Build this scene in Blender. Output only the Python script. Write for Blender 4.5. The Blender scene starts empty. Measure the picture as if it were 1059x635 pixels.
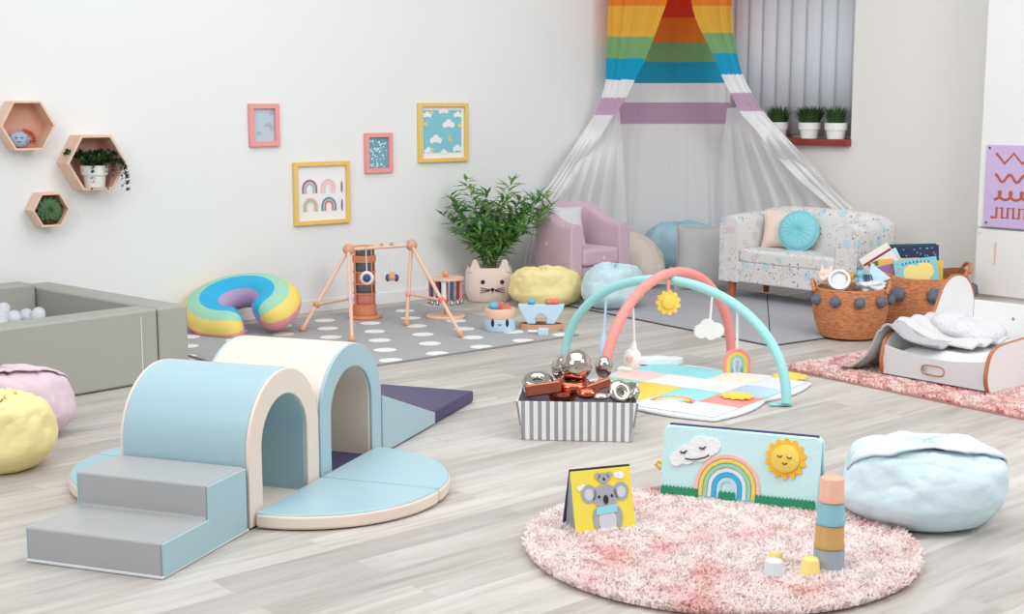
import bpy, bmesh, math, random
import numpy as np
from mathutils import Vector, Matrix, noise
R = math.radians
PI = math.pi
random.seed(7)
scn = bpy.context.scene
col = scn.collection

# ------------------------------------------------------------------ camera
IW, IH = 1059, 635
FPX, CAMH, HORIZON = 1400.0, 1.35, 108.0
CX, CY = IW / 2, IH / 2
PITCH = math.atan((CY - HORIZON) / FPX)
cp, sp = math.cos(PITCH), math.sin(PITCH)
cd = bpy.data.cameras.new('camera')
cd.sensor_width = 36.0
cd.lens = FPX / IW * 36.0
cd.clip_end = 100
cam = bpy.data.objects.new('camera', cd)
cam.location = (0, 0, CAMH)
cam.rotation_euler = (PI / 2 - PITCH, 0, 0)
col.objects.link(cam)
scn.camera = cam


def _ray(x, y):
    a, b = (x - CX) / FPX, (CY - y) / FPX
    return Vector((a, cp + b * sp, -sp + b * cp))


def at(x, y, z=0.0):
    """point of the horizontal plane z that the photograph shows at (x, y)"""
    r = _ray(x, y)
    t = (z - CAMH) / r.z
    return Vector((r.x * t, r.y * t, z))


def dep(x, y, Y):
    """point at depth Y that the photograph shows at (x, y)"""
    r = _ray(x, y)
    t = Y / r.y
    return Vector((r.x * t, Y, CAMH + r.z * t))


# ------------------------------------------------------------------ materials
def lin(c):
    return tuple(((v / 255) / 12.92 if v / 255 <= .04045 else ((v / 255 + .055) / 1.055) ** 2.4) for v in c)


class NT:
    def __init__(s, name):
        s.m = bpy.data.materials.new(name)
        s.m.use_nodes = True
        s.t = s.m.node_tree
        s.n = s.t.nodes
        s.b = s.n['Principled BSDF']

    def node(s, typ, **kw):
        n = s.n.new(typ)
        for k, v in kw.items():
            if k.startswith('i_'):
                n.inputs[k[2:].replace('_', ' ')].default_value = v
            else:
                setattr(n, k, v)
        return n

    def link(s, a, b):
        s.t.links.new(a, b)

    def math(s, op, a, b=None):
        n = s.n.new('ShaderNodeMath')
        n.operation = op
        for i, v in enumerate((a, b)):
            if v is None:
                continue
            if isinstance(v, (int, float)):
                n.inputs[i].default_value = v
            else:
                s.link(v, n.inputs[i])
        return n.outputs[0]

    def mix(s, fac, a, b):
        n = s.n.new('ShaderNodeMix')
        n.data_type = 'RGBA'
        for sock, v in ((n.inputs[0], fac), (n.inputs[6], a), (n.inputs[7], b)):
            if isinstance(v, (int, float)):
                sock.default_value = v
            elif isinstance(v, tuple):
                sock.default_value = (*lin(v), 1)
            else:
                s.link(v, sock)
        return n.outputs[2]


def mat(name, c, rough=.6, metal=0., bump=0., bscale=60., var=0., vscale=8., spec=.4, sheen=0., coat=0., trans=0., alpha=1.,
        bdetail=2.):
    k = NT(name)
    b = k.b
    b.inputs['Base Color'].default_value = (*lin(c), 1)
    b.inputs['Roughness'].default_value = rough
    b.inputs['Metallic'].default_value = metal
    b.inputs['Specular IOR Level'].default_value = spec
    b.inputs['Sheen Weight'].default_value = sheen
    b.inputs['Coat Weight'].default_value = coat
    b.inputs['Transmission Weight'].default_value = trans
    b.inputs['Alpha'].default_value = alpha
    if bump or var:
        tc = k.node('ShaderNodeTexCoord')
    if bump:
        nz = k.node('ShaderNodeTexNoise', i_Scale=bscale, i_Detail=bdetail)
        k.link(tc.outputs['Object'], nz.inputs['Vector'])
        bp = k.node('ShaderNodeBump', i_Strength=bump, i_Distance=.01)
        k.link(nz.outputs[0], bp.inputs['Height'])
        k.link(bp.outputs[0], b.inputs['Normal'])
    if var:
        nz = k.node('ShaderNodeTexNoise', i_Scale=vscale, i_Detail=3.)
        k.link(tc.outputs['Object'], nz.inputs['Vector'])
        d = tuple(max(0, v * (1 - var)) for v in c)
        l = tuple(min(255, v * (1 + var * .6)) for v in c)
        k.link(k.mix(nz.outputs[0], d, l), b.inputs['Base Color'])
    return k.m


def wood(name, c, dark, scale=6., rough=.5, axis='X'):
    k = NT(name)
    tc = k.node('ShaderNodeTexCoord')
    mp = k.node('ShaderNodeMapping')
    sc = {'X': (.15, 1, 1), 'Y': (1, .15, 1), 'Z': (1, 1, .15)}[axis]
    mp.inputs['Scale'].default_value = tuple(v * scale for v in sc)
    k.link(tc.outputs['Object'], mp.inputs['Vector'])
    nz = k.node('ShaderNodeTexNoise', i_Scale=4., i_Detail=6., i_Roughness=.6)
    k.link(mp.outputs[0], nz.inputs['Vector'])
    k.link(k.mix(nz.outputs[0], dark, c), k.b.inputs['Base Color'])
    k.b.inputs['Roughness'].default_value = rough
    return k.m


def floor_mat():
    k = NT('grey_oak_planks')
    tc = k.node('ShaderNodeTexCoord')
    mp = k.node('ShaderNodeMapping')
    mp.inputs['Rotation'].default_value = (0, 0, R(-41))
    k.link(tc.outputs['Object'], mp.inputs['Vector'])
    br = k.node('ShaderNodeTexBrick')
    br.offset = .37
    br.offset_frequency = 2
    br.inputs['Color1'].default_value = (0.0, 0, 0, 1)
    br.inputs['Color2'].default_value = (1, 1, 1, 1)
    br.inputs['Mortar'].default_value = (.5, .5, .5, 1)
    br.inputs['Scale'].default_value = 1.
    br.inputs['Mortar Size'].default_value = .0012
    br.inputs['Brick Width'].default_value = 1.1
    br.inputs['Row Height'].default_value = .135
    k.link(mp.outputs[0], br.inputs['Vector'])
    # grain stretched along the planks, shifted plank by plank
    mp2 = k.node('ShaderNodeMapping')
    mp2.inputs['Scale'].default_value = (1.1, 11, 1)
    k.link(mp.outputs[0], mp2.inputs['Vector'])
    sh = k.node('ShaderNodeVectorMath', operation='ADD')
    k.link(mp2.outputs[0], sh.inputs[0])
    sc = k.node('ShaderNodeVectorMath', operation='SCALE')
    k.link(br.outputs['Color'], sc.inputs[0])
    sc.inputs['Scale'].default_value = 7.
    k.link(sc.outputs[0], sh.inputs[1])
    nz = k.node('ShaderNodeTexNoise', i_Scale=1.6, i_Detail=8., i_Roughness=.62, i_Distortion=.6)
    k.link(sh.outputs[0], nz.inputs['Vector'])
    rp = k.node('ShaderNodeValToRGB')
    e = rp.color_ramp.elements
    e[0].position = .28
    e[0].color = (*lin((174, 168, 162)), 1)
    e[1].position = .62
    e[1].color = (*lin((210, 206, 203)), 1)
    e2 = rp.color_ramp.elements.new(.45)
    e2.color = (*lin((197, 192, 188)), 1)
    k.link(nz.outputs[0], rp.inputs[0])
    tone = k.node('ShaderNodeValToRGB')
    tone.color_ramp.elements[0].color = (*lin((224, 222, 220)), 1)
    tone.color_ramp.elements[1].color = (*lin((255, 254, 252)), 1)
    k.link(br.outputs['Color'], tone.inputs[0])
    mx = k.node('ShaderNodeMix', data_type='RGBA', blend_type='MULTIPLY')
    mx.inputs[0].default_value = 1.
    k.link(rp.outputs[0], mx.inputs[6])
    k.link(tone.outputs[0], mx.inputs[7])
    seam = k.mix(br.outputs['Fac'], mx.outputs[2], (178, 171, 166))
    k.link(seam, k.b.inputs['Base Color'])
    k.b.inputs['Roughness'].default_value = .42
    k.b.inputs['Specular IOR Level'].default_value = .35
    return k.m


def stripes_mat(name, c1, c2, period, axis='X', duty=.5, rough=.8):
    k = NT(name)
    tc = k.node('ShaderNodeTexCoord')
    sx = k.node('ShaderNodeSeparateXYZ')
    k.link(tc.outputs['Object'], sx.inputs[0])
    v = k.math('FRACT', k.math('ADD', k.math('DIVIDE', sx.outputs[axis], period), 50.25))
    f = k.math('GREATER_THAN', v, duty)
    k.link(k.mix(f, c1, c2), k.b.inputs['Base Color'])
    k.b.inputs['Roughness'].default_value = rough
    nz = k.node('ShaderNodeTexNoise', i_Scale=400.)
    k.link(tc.outputs['Object'], nz.inputs['Vector'])
    bp = k.node('ShaderNodeBump', i_Strength=.2, i_Distance=.004)
    k.link(nz.outputs[0], bp.inputs['Height'])
    k.link(bp.outputs[0], k.b.inputs['Normal'])
    return k.m


def dots_mat(name, base, dot, px, py, r, ox=0., oy=0.):
    k = NT(name)
    tc = k.node('ShaderNodeTexCoord')
    sx = k.node('ShaderNodeSeparateXYZ')
    k.link(tc.outputs['Object'], sx.inputs[0])

    def lattice(off):
        ds = []
        for ax, p, o_ in (('X', px, ox), ('Y', py, oy)):
            f = k.math('FRACT', k.math('ADD', k.math('DIVIDE', sx.outputs[ax], p), 50.5 - o_ / p + off))
            ds.append(k.math('MULTIPLY', k.math('SUBTRACT', f, .5), p))
        return k.math('SQRT', k.math('ADD', k.math('MULTIPLY', ds[0], ds[0]), k.math('MULTIPLY', ds[1], ds[1])))
    d = k.math('MINIMUM', lattice(0), lattice(.5))
    f = k.math('LESS_THAN', d, r)
    nz = k.node('ShaderNodeTexNoise', i_Scale=30., i_Detail=4.)
    k.link(tc.outputs['Object'], nz.inputs['Vector'])
    b2 = k.mix(nz.outputs[0], tuple(v * .93 for v in base), tuple(min(255, v * 1.05) for v in base))
    k.link(k.mix(f, b2, dot), k.b.inputs['Base Color'])
    k.b.inputs['Roughness'].default_value = .95
    nz2 = k.node('ShaderNodeTexNoise', i_Scale=250.)
    k.link(tc.outputs['Object'], nz2.inputs['Vector'])
    bp = k.node('ShaderNodeBump', i_Strength=.5, i_Distance=.006)
    k.link(nz2.outputs[0], bp.inputs['Height'])
    k.link(bp.outputs[0], k.b.inputs['Normal'])
    return k.m


def nursery_print():
    """white cotton with scattered pastel clouds, arcs and small dark marks"""
    k = NT('pastel_print_cotton')
    tc = k.node('ShaderNodeTexCoord')
    base = (226, 224, 222)
    cur = None

    def layer(cur, scale, r0, r1, c, seed, keep=.5):
        mp = k.node('ShaderNodeMapping')
        mp.inputs['Location'].default_value = (seed, seed * .7, seed * 1.3)
        k.link(tc.outputs['Object'], mp.inputs['Vector'])
        vo = k.node('ShaderNodeTexVoronoi', i_Scale=scale, i_Randomness=.85)
        k.link(mp.outputs[0], vo.inputs['Vector'])
        a = k.math('LESS_THAN', vo.outputs['Distance'], r1)
        bb = k.math('GREATER_THAN', vo.outputs['Distance'], r0)
        sx = k.node('ShaderNodeSeparateColor')
        k.link(vo.outputs['Color'], sx.inputs[0])
        kk = k.math('LESS_THAN', sx.outputs[0], keep)
        f = k.math('MULTIPLY', k.math('MULTIPLY', a, bb), kk)
        return k.mix(f, cur, c)
    cur = layer(base, 11., -1, .34, (196, 216, 228), 3.1, .55)
    cur = layer(cur, 10., .24, .32, (222, 206, 204), 7.7, .6)
    cur = layer(cur, 12., -1, .26, (184, 216, 208), 11.3, .4)
    cur = layer(cur, 14., .20, .30, (210, 196, 194), 5.2, .6)
    cur = layer(cur, 15., -1, .2, (234, 210, 198), 1.9, .5)
    cur = layer(cur, 30., -1, .21, (110, 116, 138), 17.4, .26)
    cur = layer(cur, 34., -1, .16, (150, 140, 150), 23.4, .4)
    k.link(cur, k.b.inputs['Base Color'])
    k.b.inputs['Roughness'].default_value = .85
    return k.m


def wicker(name, c, dark):
    k = NT(name)
    tc = k.node('ShaderNodeTexCoord')
    mp = k.node('ShaderNodeMapping')
    mp.inputs['Scale'].default_value = (14, 14, 60)
    k.link(tc.outputs['Object'], mp.inputs['Vector'])
    nz = k.node('ShaderNodeTexNoise', i_Scale=2.2, i_Detail=5., i_Roughness=.65)
    k.link(mp.outputs[0], nz.inputs['Vector'])
    rp = k.node('ShaderNodeValToRGB')
    rp.color_ramp.elements[0].position = .32
    rp.color_ramp.elements[1].position = .68
    rp.color_ramp.elements[0].color = (*lin(dark), 1)
    rp.color_ramp.elements[1].color = (*lin(c), 1)
    k.link(nz.outputs[0], rp.inputs[0])
    k.link(rp.outputs[0], k.b.inputs['Base Color'])
    k.b.inputs['Roughness'].default_value = .8
    bp = k.node('ShaderNodeBump', i_Strength=.9, i_Distance=.008)
    k.link(nz.outputs[0], bp.inputs['Height'])
    k.link(bp.outputs[0], k.b.inputs['Normal'])
    return k.m


def pile_mat(name, c1, c2, c3, scale):
    k = NT(name)
    tc = k.node('ShaderNodeTexCoord')
    nz = k.node('ShaderNodeTexNoise', i_Scale=scale, i_Detail=4., i_Roughness=.6)
    k.link(tc.outputs['Object'], nz.inputs['Vector'])
    rp = k.node('ShaderNodeValToRGB')
    e = rp.color_ramp.elements
    e[0].position, e[1].position = .34, .62
    e[0].color, e[1].color = (*lin(c3), 1), (*lin(c1), 1)
    m_ = e.new(.46)
    m_.color = (*lin(c2), 1)
    k.link(nz.outputs[0], rp.inputs[0])
    k.link(rp.outputs[0], k.b.inputs['Base Color'])
    k.b.inputs['Roughness'].default_value = .9
    out = k.n['Material Output']
    tl = k.node('ShaderNodeBsdfTranslucent')
    k.link(rp.outputs[0], tl.inputs[0])
    ms = k.node('ShaderNodeMixShader')
    ms.inputs[0].default_value = .35
    k.link(k.b.outputs[0], ms.inputs[1])
    k.link(tl.outputs[0], ms.inputs[2])
    k.link(ms.outputs[0], out.inputs['Surface'])
    return k.m


M = dict(
    floor=floor_mat(),
    wall=mat('white_wall_paint', (234, 236, 236), .9, bump=.05, bscale=90),
    wall_warm=mat('warm_white_wall_paint', (232, 230, 226), .9, bump=.05, bscale=90),
    trim=mat('white_trim_paint', (236, 236, 235), .5),
    sill=mat('red_brown_sill', (150, 62, 52), .5, var=.15),
    vinyl_grey=mat('grey_vinyl', (172, 173, 174), .30, bump=.10, bscale=14, spec=.5),
    vinyl_pit=mat('stone_grey_vinyl', (166, 167, 160), .5, bump=.12, bscale=10),
    vinyl_blue=mat('pale_blue_vinyl', (168, 199, 207), .34, bump=.10, bscale=16),
    vinyl_cream=mat('cream_vinyl', (234, 219, 206), .5, bump=.10, bscale=16),
    vinyl_navy=mat('navy_vinyl', (72, 66, 104), .45, bump=.08, bscale=16),
    zip=mat('pale_piping', (222, 224, 226), .6),
    seam=mat('dark_seam', (92, 92, 92), .8),
    ply=wood('birch_ply', (238, 208, 188), (226, 186, 162), 5),
    ply_in=wood('pink_toned_wood', (222, 172, 146), (206, 148, 122), 6),
    beech=wood('beech_wood', (236, 204, 182), (224, 182, 156), 6, axis='Z'),
    orangewood=wood('orange_wood', (224, 152, 112), (204, 122, 84), 6),
    beadwood=wood('bead_wood', (222, 172, 142), (206, 150, 120), 8),
    legwood=wood('sofa_leg_wood', (212, 122, 76), (190, 98, 58), 6, axis='Z'),
    edgewood=wood('brown_ply_edge', (196, 124, 88), (170, 98, 66), 6),
    white=mat('white_satin', (238, 238, 238), .45),
    lgrey=mat('light_grey_satin', (214, 216, 219), .5),
    ceramic=mat('white_ceramic', (240, 239, 236), .3),
    soil=mat('potting_soil', (70, 52, 40), .95, bump=.6, bscale=80),
    leaf=mat('fresh_leaf', (112, 160, 84), .5, var=.35, vscale=25),
    leafd=mat('dark_leaf', (56, 84, 44), .55, var=.35, vscale=30),
    succ=mat('succulent_leaf', (74, 112, 72), .5, var=.3, vscale=40),
    stem=mat('plant_stem', (122, 130, 72), .6),
    pink=mat('pink_frame_lacquer', (236, 160, 158), .45),
    yellowf=mat('yellow_frame_lacquer', (234, 200, 112), .45),
    paper=mat('white_paper', (240, 240, 243), .8),
    pblue=mat('grey_blue_print', (190, 205, 218), .7),
    tealp=mat('teal_print', (112, 170, 190), .7),
    skyp=mat('sky_blue_print', (136, 200, 214), .7),
    black=mat('black_ink', (44, 42, 46), .7),
    coral=mat('coral_cloth', (244, 152, 146), .8, bump=.2, bscale=120),
    rpink=mat('pink_cotton', (242, 166, 172), .85, bump=.15, bscale=90),
    ryellow=mat('yellow_cotton', (240, 214, 116), .85, bump=.15, bscale=90),
    rmint=mat('mint_cotton', (160, 214, 188), .85, bump=.15, bscale=90),
    rblue=mat('bright_blue_cotton', (52, 178, 224), .85, bump=.15, bscale=90),
    rlilac=mat('lilac_cotton', (188, 166, 204), .85, bump=.15, bscale=90),
    bb_yellow=mat('yellow_bean_bag_cotton', (246, 230, 166), .9, bump=.25, bscale=40),
    bb_blue=mat('pale_blue_bean_bag_cotton', (200, 226, 233), .9, bump=.25, bscale=40),
    bb_blue2=mat('misty_blue_bean_bag_cotton', (168, 200, 214), .9, bump=.25, bscale=40),
    bb_ice=mat('ice_blue_bean_bag_cotton', (212, 231, 238), .9, bump=.25, bscale=40),
    bb_lilac=mat('lilac_bean_bag_cotton', (222, 202, 212), .9, bump=.25, bscale=40),
    bb_beige=mat('beige_bean_bag_cotton', (216, 206, 196), .9, bump=.25, bscale=40),
    cush_grey=mat('grey_cushion_cotton', (186, 186, 186), .9, bump=.25, bscale=60),
    cush_pale=mat('pale_grey_cushion_cotton', (216, 218, 220), .9, bump=.25, bscale=60),
    cush_peach=mat('peach_cushion_cotton', (238, 218, 204), .9, bump=.25, bscale=60),
    cush_aqua=mat('aqua_cushion_cotton', (140, 212, 222), .9, bump=.25, bscale=60),
    lilacvelvet=mat('dusty_lilac_upholstery', (204, 176, 190), .75, bump=.15, bscale=80, sheen=.3),
    star=mat('pale_star_print', (238, 222, 214), .8),
    cotton=nursery_print(),
    rugdots=dots_mat('grey_rug_with_white_dots', (172, 173, 174), (240, 239, 236), .31, .545, .063, -1.01, .045),
    matgrey=mat('grey_panel_fabric', (172, 173, 178), .75, bump=.2, bscale=150),
    rugback=mat('pink_rug_backing', (240, 200, 194), .95),
    navy=mat('navy_cloth', (56, 64, 100), .8),
    wick=wicker('woven_seagrass', (228, 156, 110), (174, 100, 60)),
    pom=mat('grey_wool', (112, 116, 126), .95, bump=.9, bscale=90),
    knit=mat('grey_knit', (180, 181, 184), .95, bump=.5, bscale=140),
    knit2=mat('light_knit', (214, 214, 214), .95, bump=.5, bscale=140),
    sheet=mat('white_sheet', (242, 242, 243), .85, bump=.15, bscale=30),
    chrome=mat('mirror_silver', (200, 191, 183), .05, metal=1.),
    copper=mat('mirror_copper', (192, 108, 86), .10, metal=1.),
    boxstripe=stripes_mat('grey_white_ticking', (240, 239, 238), (160, 160, 162), .0335, duty=.53),
    boxin=mat('box_lining', (150, 150, 156), .85),
    aqua=mat('aqua_cloth', (164, 222, 222), .85, bump=.2, bscale=120),
    skyc=mat('pale_sky_cloth', (188, 218, 240), .85, bump=.2, bscale=120),
    turq=mat('turquoise_cloth', (150, 218, 220), .85, bump=.2, bscale=120),
    palepink=mat('pale_pink_cloth', (240, 208, 204), .85, bump=.2, bscale=120),
    whitec=mat('white_cloth', (240, 240, 240), .9, bump=.25, bscale=100),
    creamc=mat('cream_cloth', (236, 222, 204), .9, bump=.2, bscale=100),
    sunc=mat('sunny_yellow_cloth', (240, 208, 96), .85, bump=.25, bscale=100),
    sunf=mat('deep_yellow_felt', (244, 190, 60), .85, bump=.25, bscale=100),
    mintc=mat('mint_cloth', (152, 208, 178), .85, bump=.2, bscale=120),
    lightgreyc=mat('pale_grey_cloth', (222, 226, 230), .9, bump=.25, bscale=60),
    grass=mat('green_felt', (48, 140, 104), .85, bump=.3, bscale=100),
    bookaqua=mat('pale_aqua_cloth', (200, 234, 236), .8, bump=.12, bscale=100),
    cardy=mat('yellow_page_card', (240, 222, 84), .6),
    koala=mat('koala_grey_print', (168, 170, 178), .7),
    koalal=mat('koala_light_print', (208, 208, 216), .7),
    scarf=mat('koala_scarf_print', (150, 216, 226), .7),
    cardedge=mat('grey_board_page', (196, 200, 206), .7),
    cardblue=mat('dark_blue_board_cover', (70, 84, 120), .7),
    cup_pink=mat('salmon_plastic', (238, 182, 160), .4),
    cup_blue=mat('dusty_blue_plastic', (138, 186, 200), .4),
    cup_mustard=mat('mustard_plastic', (204, 160, 96), .4),
    cup_grey=mat('grey_plastic', (158, 164, 174), .4),
    cup_pale=mat('pale_grey_plastic', (218, 224, 228), .4),
    cup_yellow=mat('soft_yellow_plastic', (246, 222, 136), .4),
    planter=mat('blush_planter', (232, 214, 204), .8, bump=.25, bscale=120),
    toyblue=mat('toy_pale_blue_paint', (196, 224, 240), .45),
    toymid=mat('toy_mid_blue_paint', (112, 180, 208), .45),
    toyred=mat('toy_coral_paint', (238, 122, 110), .45),
    lilacpanel=mat('lilac_board', (206, 184, 222), .6),
    brownline=mat('carved_brown_line', (184, 96, 72), .6),
    steel=mat('brushed_steel', (176, 172, 166), .3, metal=1.),
    
    dkstrip=mat('dark_red_strip', (140, 60, 60), .6),
    nvstrip=mat('navy_strip', (62, 82, 128), .6),
    panel_gap=mat('dark_gap', (60, 58, 56), .9),
    orangebr=mat('orange_bristle', (206, 104, 70), .9, bump=.8, bscale=60),
    stoneb=mat('blue_grey_stone', (166, 182, 200), .7),
)


def sheer(name, c, clear, transl=.45):
    k = NT(name)
    out = k.n['Material Output']
    d = k.node('ShaderNodeBsdfDiffuse')
    d.inputs[0].default_value = (*lin(c), 1)
    t = k.node('ShaderNodeBsdfTranslucent')
    t.inputs[0].default_value = (*lin(c), 1)
    m1 = k.node('ShaderNodeMixShader')
    m1.inputs[0].default_value = transl
    k.link(d.outputs[0], m1.inputs[1])
    k.link(t.outputs[0], m1.inputs[2])
    tr = k.node('ShaderNodeBsdfTransparent')
    tr.inputs[0].default_value = (*[.5 + .5 * v for v in lin(c)], 1)
    m2 = k.node('ShaderNodeMixShader')
    m2.inputs[0].default_value = clear
    k.link(m1.outputs[0], m2.inputs[1])
    k.link(tr.outputs[0], m2.inputs[2])
    k.link(m2.outputs[0], out.inputs['Surface'])
    return k.m


M['screen_blind'] = sheer('grey_blind_fabric', (242, 244, 248), 0., .5)


def acrylic(name, c, alpha=.55):
    k = NT(name)
    k.b.inputs['Base Color'].default_value = (*lin(c), 1)
    k.b.inputs['Roughness'].default_value = .12
    k.b.inputs['Alpha'].default_value = alpha
    return k.m


M['redclear'] = acrylic('red_clear_plastic', (226, 112, 88), .6)
M['smoke'] = acrylic('smoky_clear_plastic', (86, 84, 92), .75)
M['clearball'] = acrylic('clear_ball_plastic', (232, 234, 240), .5)
M['clearbag'] = acrylic('clear_sheet_plastic', (225, 228, 230), .5)
k_ = NT('window_glass')
k_.b.inputs['Base Color'].default_value = (.8, .88, .95, 1)
k_.b.inputs['Roughness'].default_value = .05
k_.b.inputs['Alpha'].default_value = .25
M['glass'] = k_.m


# ------------------------------------------------------------------ mesh builder
class MB:
    def __init__(s, T=None):
        s.v, s.f, s.mi = [], [], []
        s.T = T or Matrix()

    def add(s, vs, fs, mi=0, T=None):
        T = s.T @ T if T is not None else s.T
        o = len(s.v)
        s.v += [tuple(T @ Vector(p)) for p in vs]
        s.f += [tuple(i + o for i in f) for f in fs]
        s.mi += [mi] * len(fs)
        return s

    def box(s, c, d, mi=0, T=None, taper=(1, 1)):
        x, y, z = d[0] / 2, d[1] / 2, d[2] / 2
        vs = []
        for sz in (-1, 1):
            tx, ty = (taper if sz > 0 else (1, 1))
            for a, b in ((-1, -1), (1, -1), (1, 1), (-1, 1)):
                vs.append((c[0] + a * x * tx, c[1] + b * y * ty, c[2] + sz * z))
        return s.add(vs, [(3, 2, 1, 0), (4, 5, 6, 7), (0, 1, 5, 4), (1, 2, 6, 5), (2, 3, 7, 6), (3, 0, 4, 7)], mi, T)

    def prism(s, poly, z0, z1, mi=0, T=None):
        n = len(poly)
        vs = [(x, y, z0) for x, y in poly] + [(x, y, z1) for x, y in poly]
        fs = [tuple(range(n - 1, -1, -1)), tuple(range(n, 2 * n))]
        fs += [(i, (i + 1) % n, n + (i + 1) % n, n + i) for i in range(n)]
        return s.add(vs, fs, mi, T)

    def ring(s, outer, inner, z0, z1, mi=0, T=None):
        """extruded region between two outlines with the same number of points (open=closed loop)"""
        n = len(outer)
        vs = [(x, y, z) for z in (z0, z1) for pl in (outer, inner) for x, y in pl]
        O0, I0, O1, I1 = 0, n, 2 * n, 3 * n
        fs = []
        for i in range(n):
            j = (i + 1) % n
            fs += [(O0 + i, O0 + j, O1 + j, O1 + i), (I0 + j, I0 + i, I1 + i, I1 + j),
                   (O1 + i, O1 + j, I1 + j, I1 + i), (O0 + j, O0 + i, I0 + i, I0 + j)]
        return s.add(vs, fs, mi, T)

    def strip(s, outer, inner, z0, z1, mi=0, T=None):
        n = len(outer)
        vs = [(x, y, z) for z in (z0, z1) for pl in (outer, inner) for x, y in pl]
        O0, I0, O1, I1 = 0, n, 2 * n, 3 * n
        fs = []
        for i in range(n - 1):
            j = i + 1
            fs += [(O0 + i, O0 + j, O1 + j, O1 + i), (I0 + j, I0 + i, I1 + i, I1 + j),
                   (O1 + i, O1 + j, I1 + j, I1 + i), (O0 + j, O0 + i, I0 + i, I0 + j)]
        for i in (0, n - 1):
            fs.append((O0 + i, O1 + i, I1 + i, I0 + i))
        return s.add(vs, fs, mi, T)

    def lathe(s, prof, n=32, mi=0, T=None, cap=True):
        vs, fs = [], []
        m = len(prof)
        for r, z in prof:
            for i in range(n):
                a = 2 * PI * i / n
                vs.append((r * math.cos(a), r * math.sin(a), z))
        for k in range(m - 1):
            for i in range(n):
                j = (i + 1) % n
                fs.append((k * n + i, k * n + j, (k + 1) * n + j, (k + 1) * n + i))
        if cap:
            if prof[0][0] > 1e-5:
                fs.append(tuple(range(n - 1, -1, -1)))
            if prof[-1][0] > 1e-5:
                fs.append(tuple((m - 1) * n + i for i in range(n)))
        return s.add(vs, fs, mi, T)

    def tube(s, pts, r, n=10, mi=0, T=None, closed=False, flat=1.):
        pts = [Vector(p) for p in pts]
        m = len(pts)
        rs = r if isinstance(r, (list, tuple)) else [r] * m
        tang = []
        for i in range(m):
            a = pts[(i - 1) % m] if (closed or i > 0) else pts[0]
            b = pts[(i + 1) % m] if (closed or i < m - 1) else pts[-1]
            tang.append((b - a).normalized())
        ref = Vector((0, 0, 1)) if abs(tang[0].z) < .9 else Vector((1, 0, 0))
        nrm = (ref - tang[0] * ref.dot(tang[0])).normalized()
        vs, fs = [], []
        for i in range(m):
            nrm = (nrm - tang[i] * nrm.dot(tang[i])).normalized()
            bn = tang[i].cross(nrm)
            for k in range(n):
                a = 2 * PI * k / n
                vs.append(pts[i] + (nrm * math.cos(a) + bn * math.sin(a) * flat) * rs[i])
        for i in range(m if closed else m - 1):
            i2 = (i + 1) % m
            for k in range(n):
                k2 = (k + 1) % n
                fs.append((i * n + k, i * n + k2, i2 * n + k2, i2 * n + k))
        if not closed:
            fs.append(tuple(range(n - 1, -1, -1)))
            fs.append(tuple((m - 1) * n + k for k in range(n)))
        return s.add(vs, fs, mi, T)

    def sphere(s, c, r, nu=24, nv=14, mi=0, T=None):
        r = r if isinstance(r, (list, tuple)) else (r, r, r)
        prof = []
        vs, fs = [(c[0], c[1], c[2] - r[2])], []
        for k in range(1, nv):
            p = PI * k / nv
            for i in range(nu):
                a = 2 * PI * i / nu
                vs.append((c[0] + r[0] * math.sin(p) * math.cos(a), c[1] + r[1] * math.sin(p) * math.sin(a), c[2] - r[2] * math.cos(p)))
        vs.append((c[0], c[1], c[2] + r[2]))
        for i in range(nu):
            fs.append((0, 1 + (i + 1) % nu, 1 + i))
        for k in range(nv - 2):
            for i in range(nu):
                j = (i + 1) % nu
                a = 1 + k * nu
                fs.append((a + i, a + j, a + nu + j, a + nu + i))
        a = 1 + (nv - 2) * nu
        for i in range(nu):
            fs.append((a + i, a + (i + 1) % nu, len(vs) - 1))
        return s.add(vs, fs, mi, T)

    def grid(s, fn, nu, nv, mi=0, T=None, closeu=False, mifn=None):
        vs = [fn(i / (nu if closeu else nu - 1), j / (nv - 1)) for j in range(nv) for i in range(nu)]
        fs, ms = [], []
        for j in range(nv - 1):
            for i in range(nu if closeu else nu - 1):
                i2 = (i + 1) % nu
                fs.append((j * nu + i, j * nu + i2, (j + 1) * nu + i2, (j + 1) * nu + i))
                ms.append(mifn((i + .5) / nu, (j + .5) / (nv - 1)) if mifn else mi)
        s.add(vs, fs, mi, T)
        s.mi[-len(ms):] = ms
        return s

    def build(s, name, mats, parent=None, bevel=0., seg=2, sub=0, solid=0., sharp=38, recalc=True, loc=None, rot=None):
        me = bpy.data.meshes.new(name)
        me.from_pydata(s.v, [], s.f)
        mats = mats if isinstance(mats, (list, tuple)) else [mats]
        for m_ in mats:
            me.materials.append(M[m_] if isinstance(m_, str) else m_)
        me.polygons.foreach_set('material_index', s.mi)
        if recalc:
            bm = bmesh.new()
            bm.from_mesh(me)
            bmesh.ops.remove_doubles(bm, verts=bm.verts, dist=1e-6)
            bmesh.ops.recalc_face_normals(bm, faces=bm.faces)
            bm.to_mesh(me)
            bm.free()
        me.polygons.foreach_set('use_smooth', [True] * len(me.polygons))
        if not bevel:
            me.set_sharp_from_angle(angle=R(sharp))
        o = bpy.data.objects.new(name, me)
        col.objects.link(o)
        if parent:
            o.parent = parent
        if loc is not None:
            o.location = loc
        if rot is not None:
            o.rotation_euler = rot
        if solid:
            md = o.modifiers.new('solid', 'SOLIDIFY')
            md.thickness = solid
            md.offset = 0
        if bevel:
            md = o.modifiers.new('bevel', 'BEVEL')
            md.width = bevel
            md.segments = seg
            md.limit_method = 'ANGLE'
            md.angle_limit = R(35)
            md.harden_normals = True
        if sub:
            md = o.modifiers.new('sub', 'SUBSURF')
            md.levels = sub
            md.render_levels = sub
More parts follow.
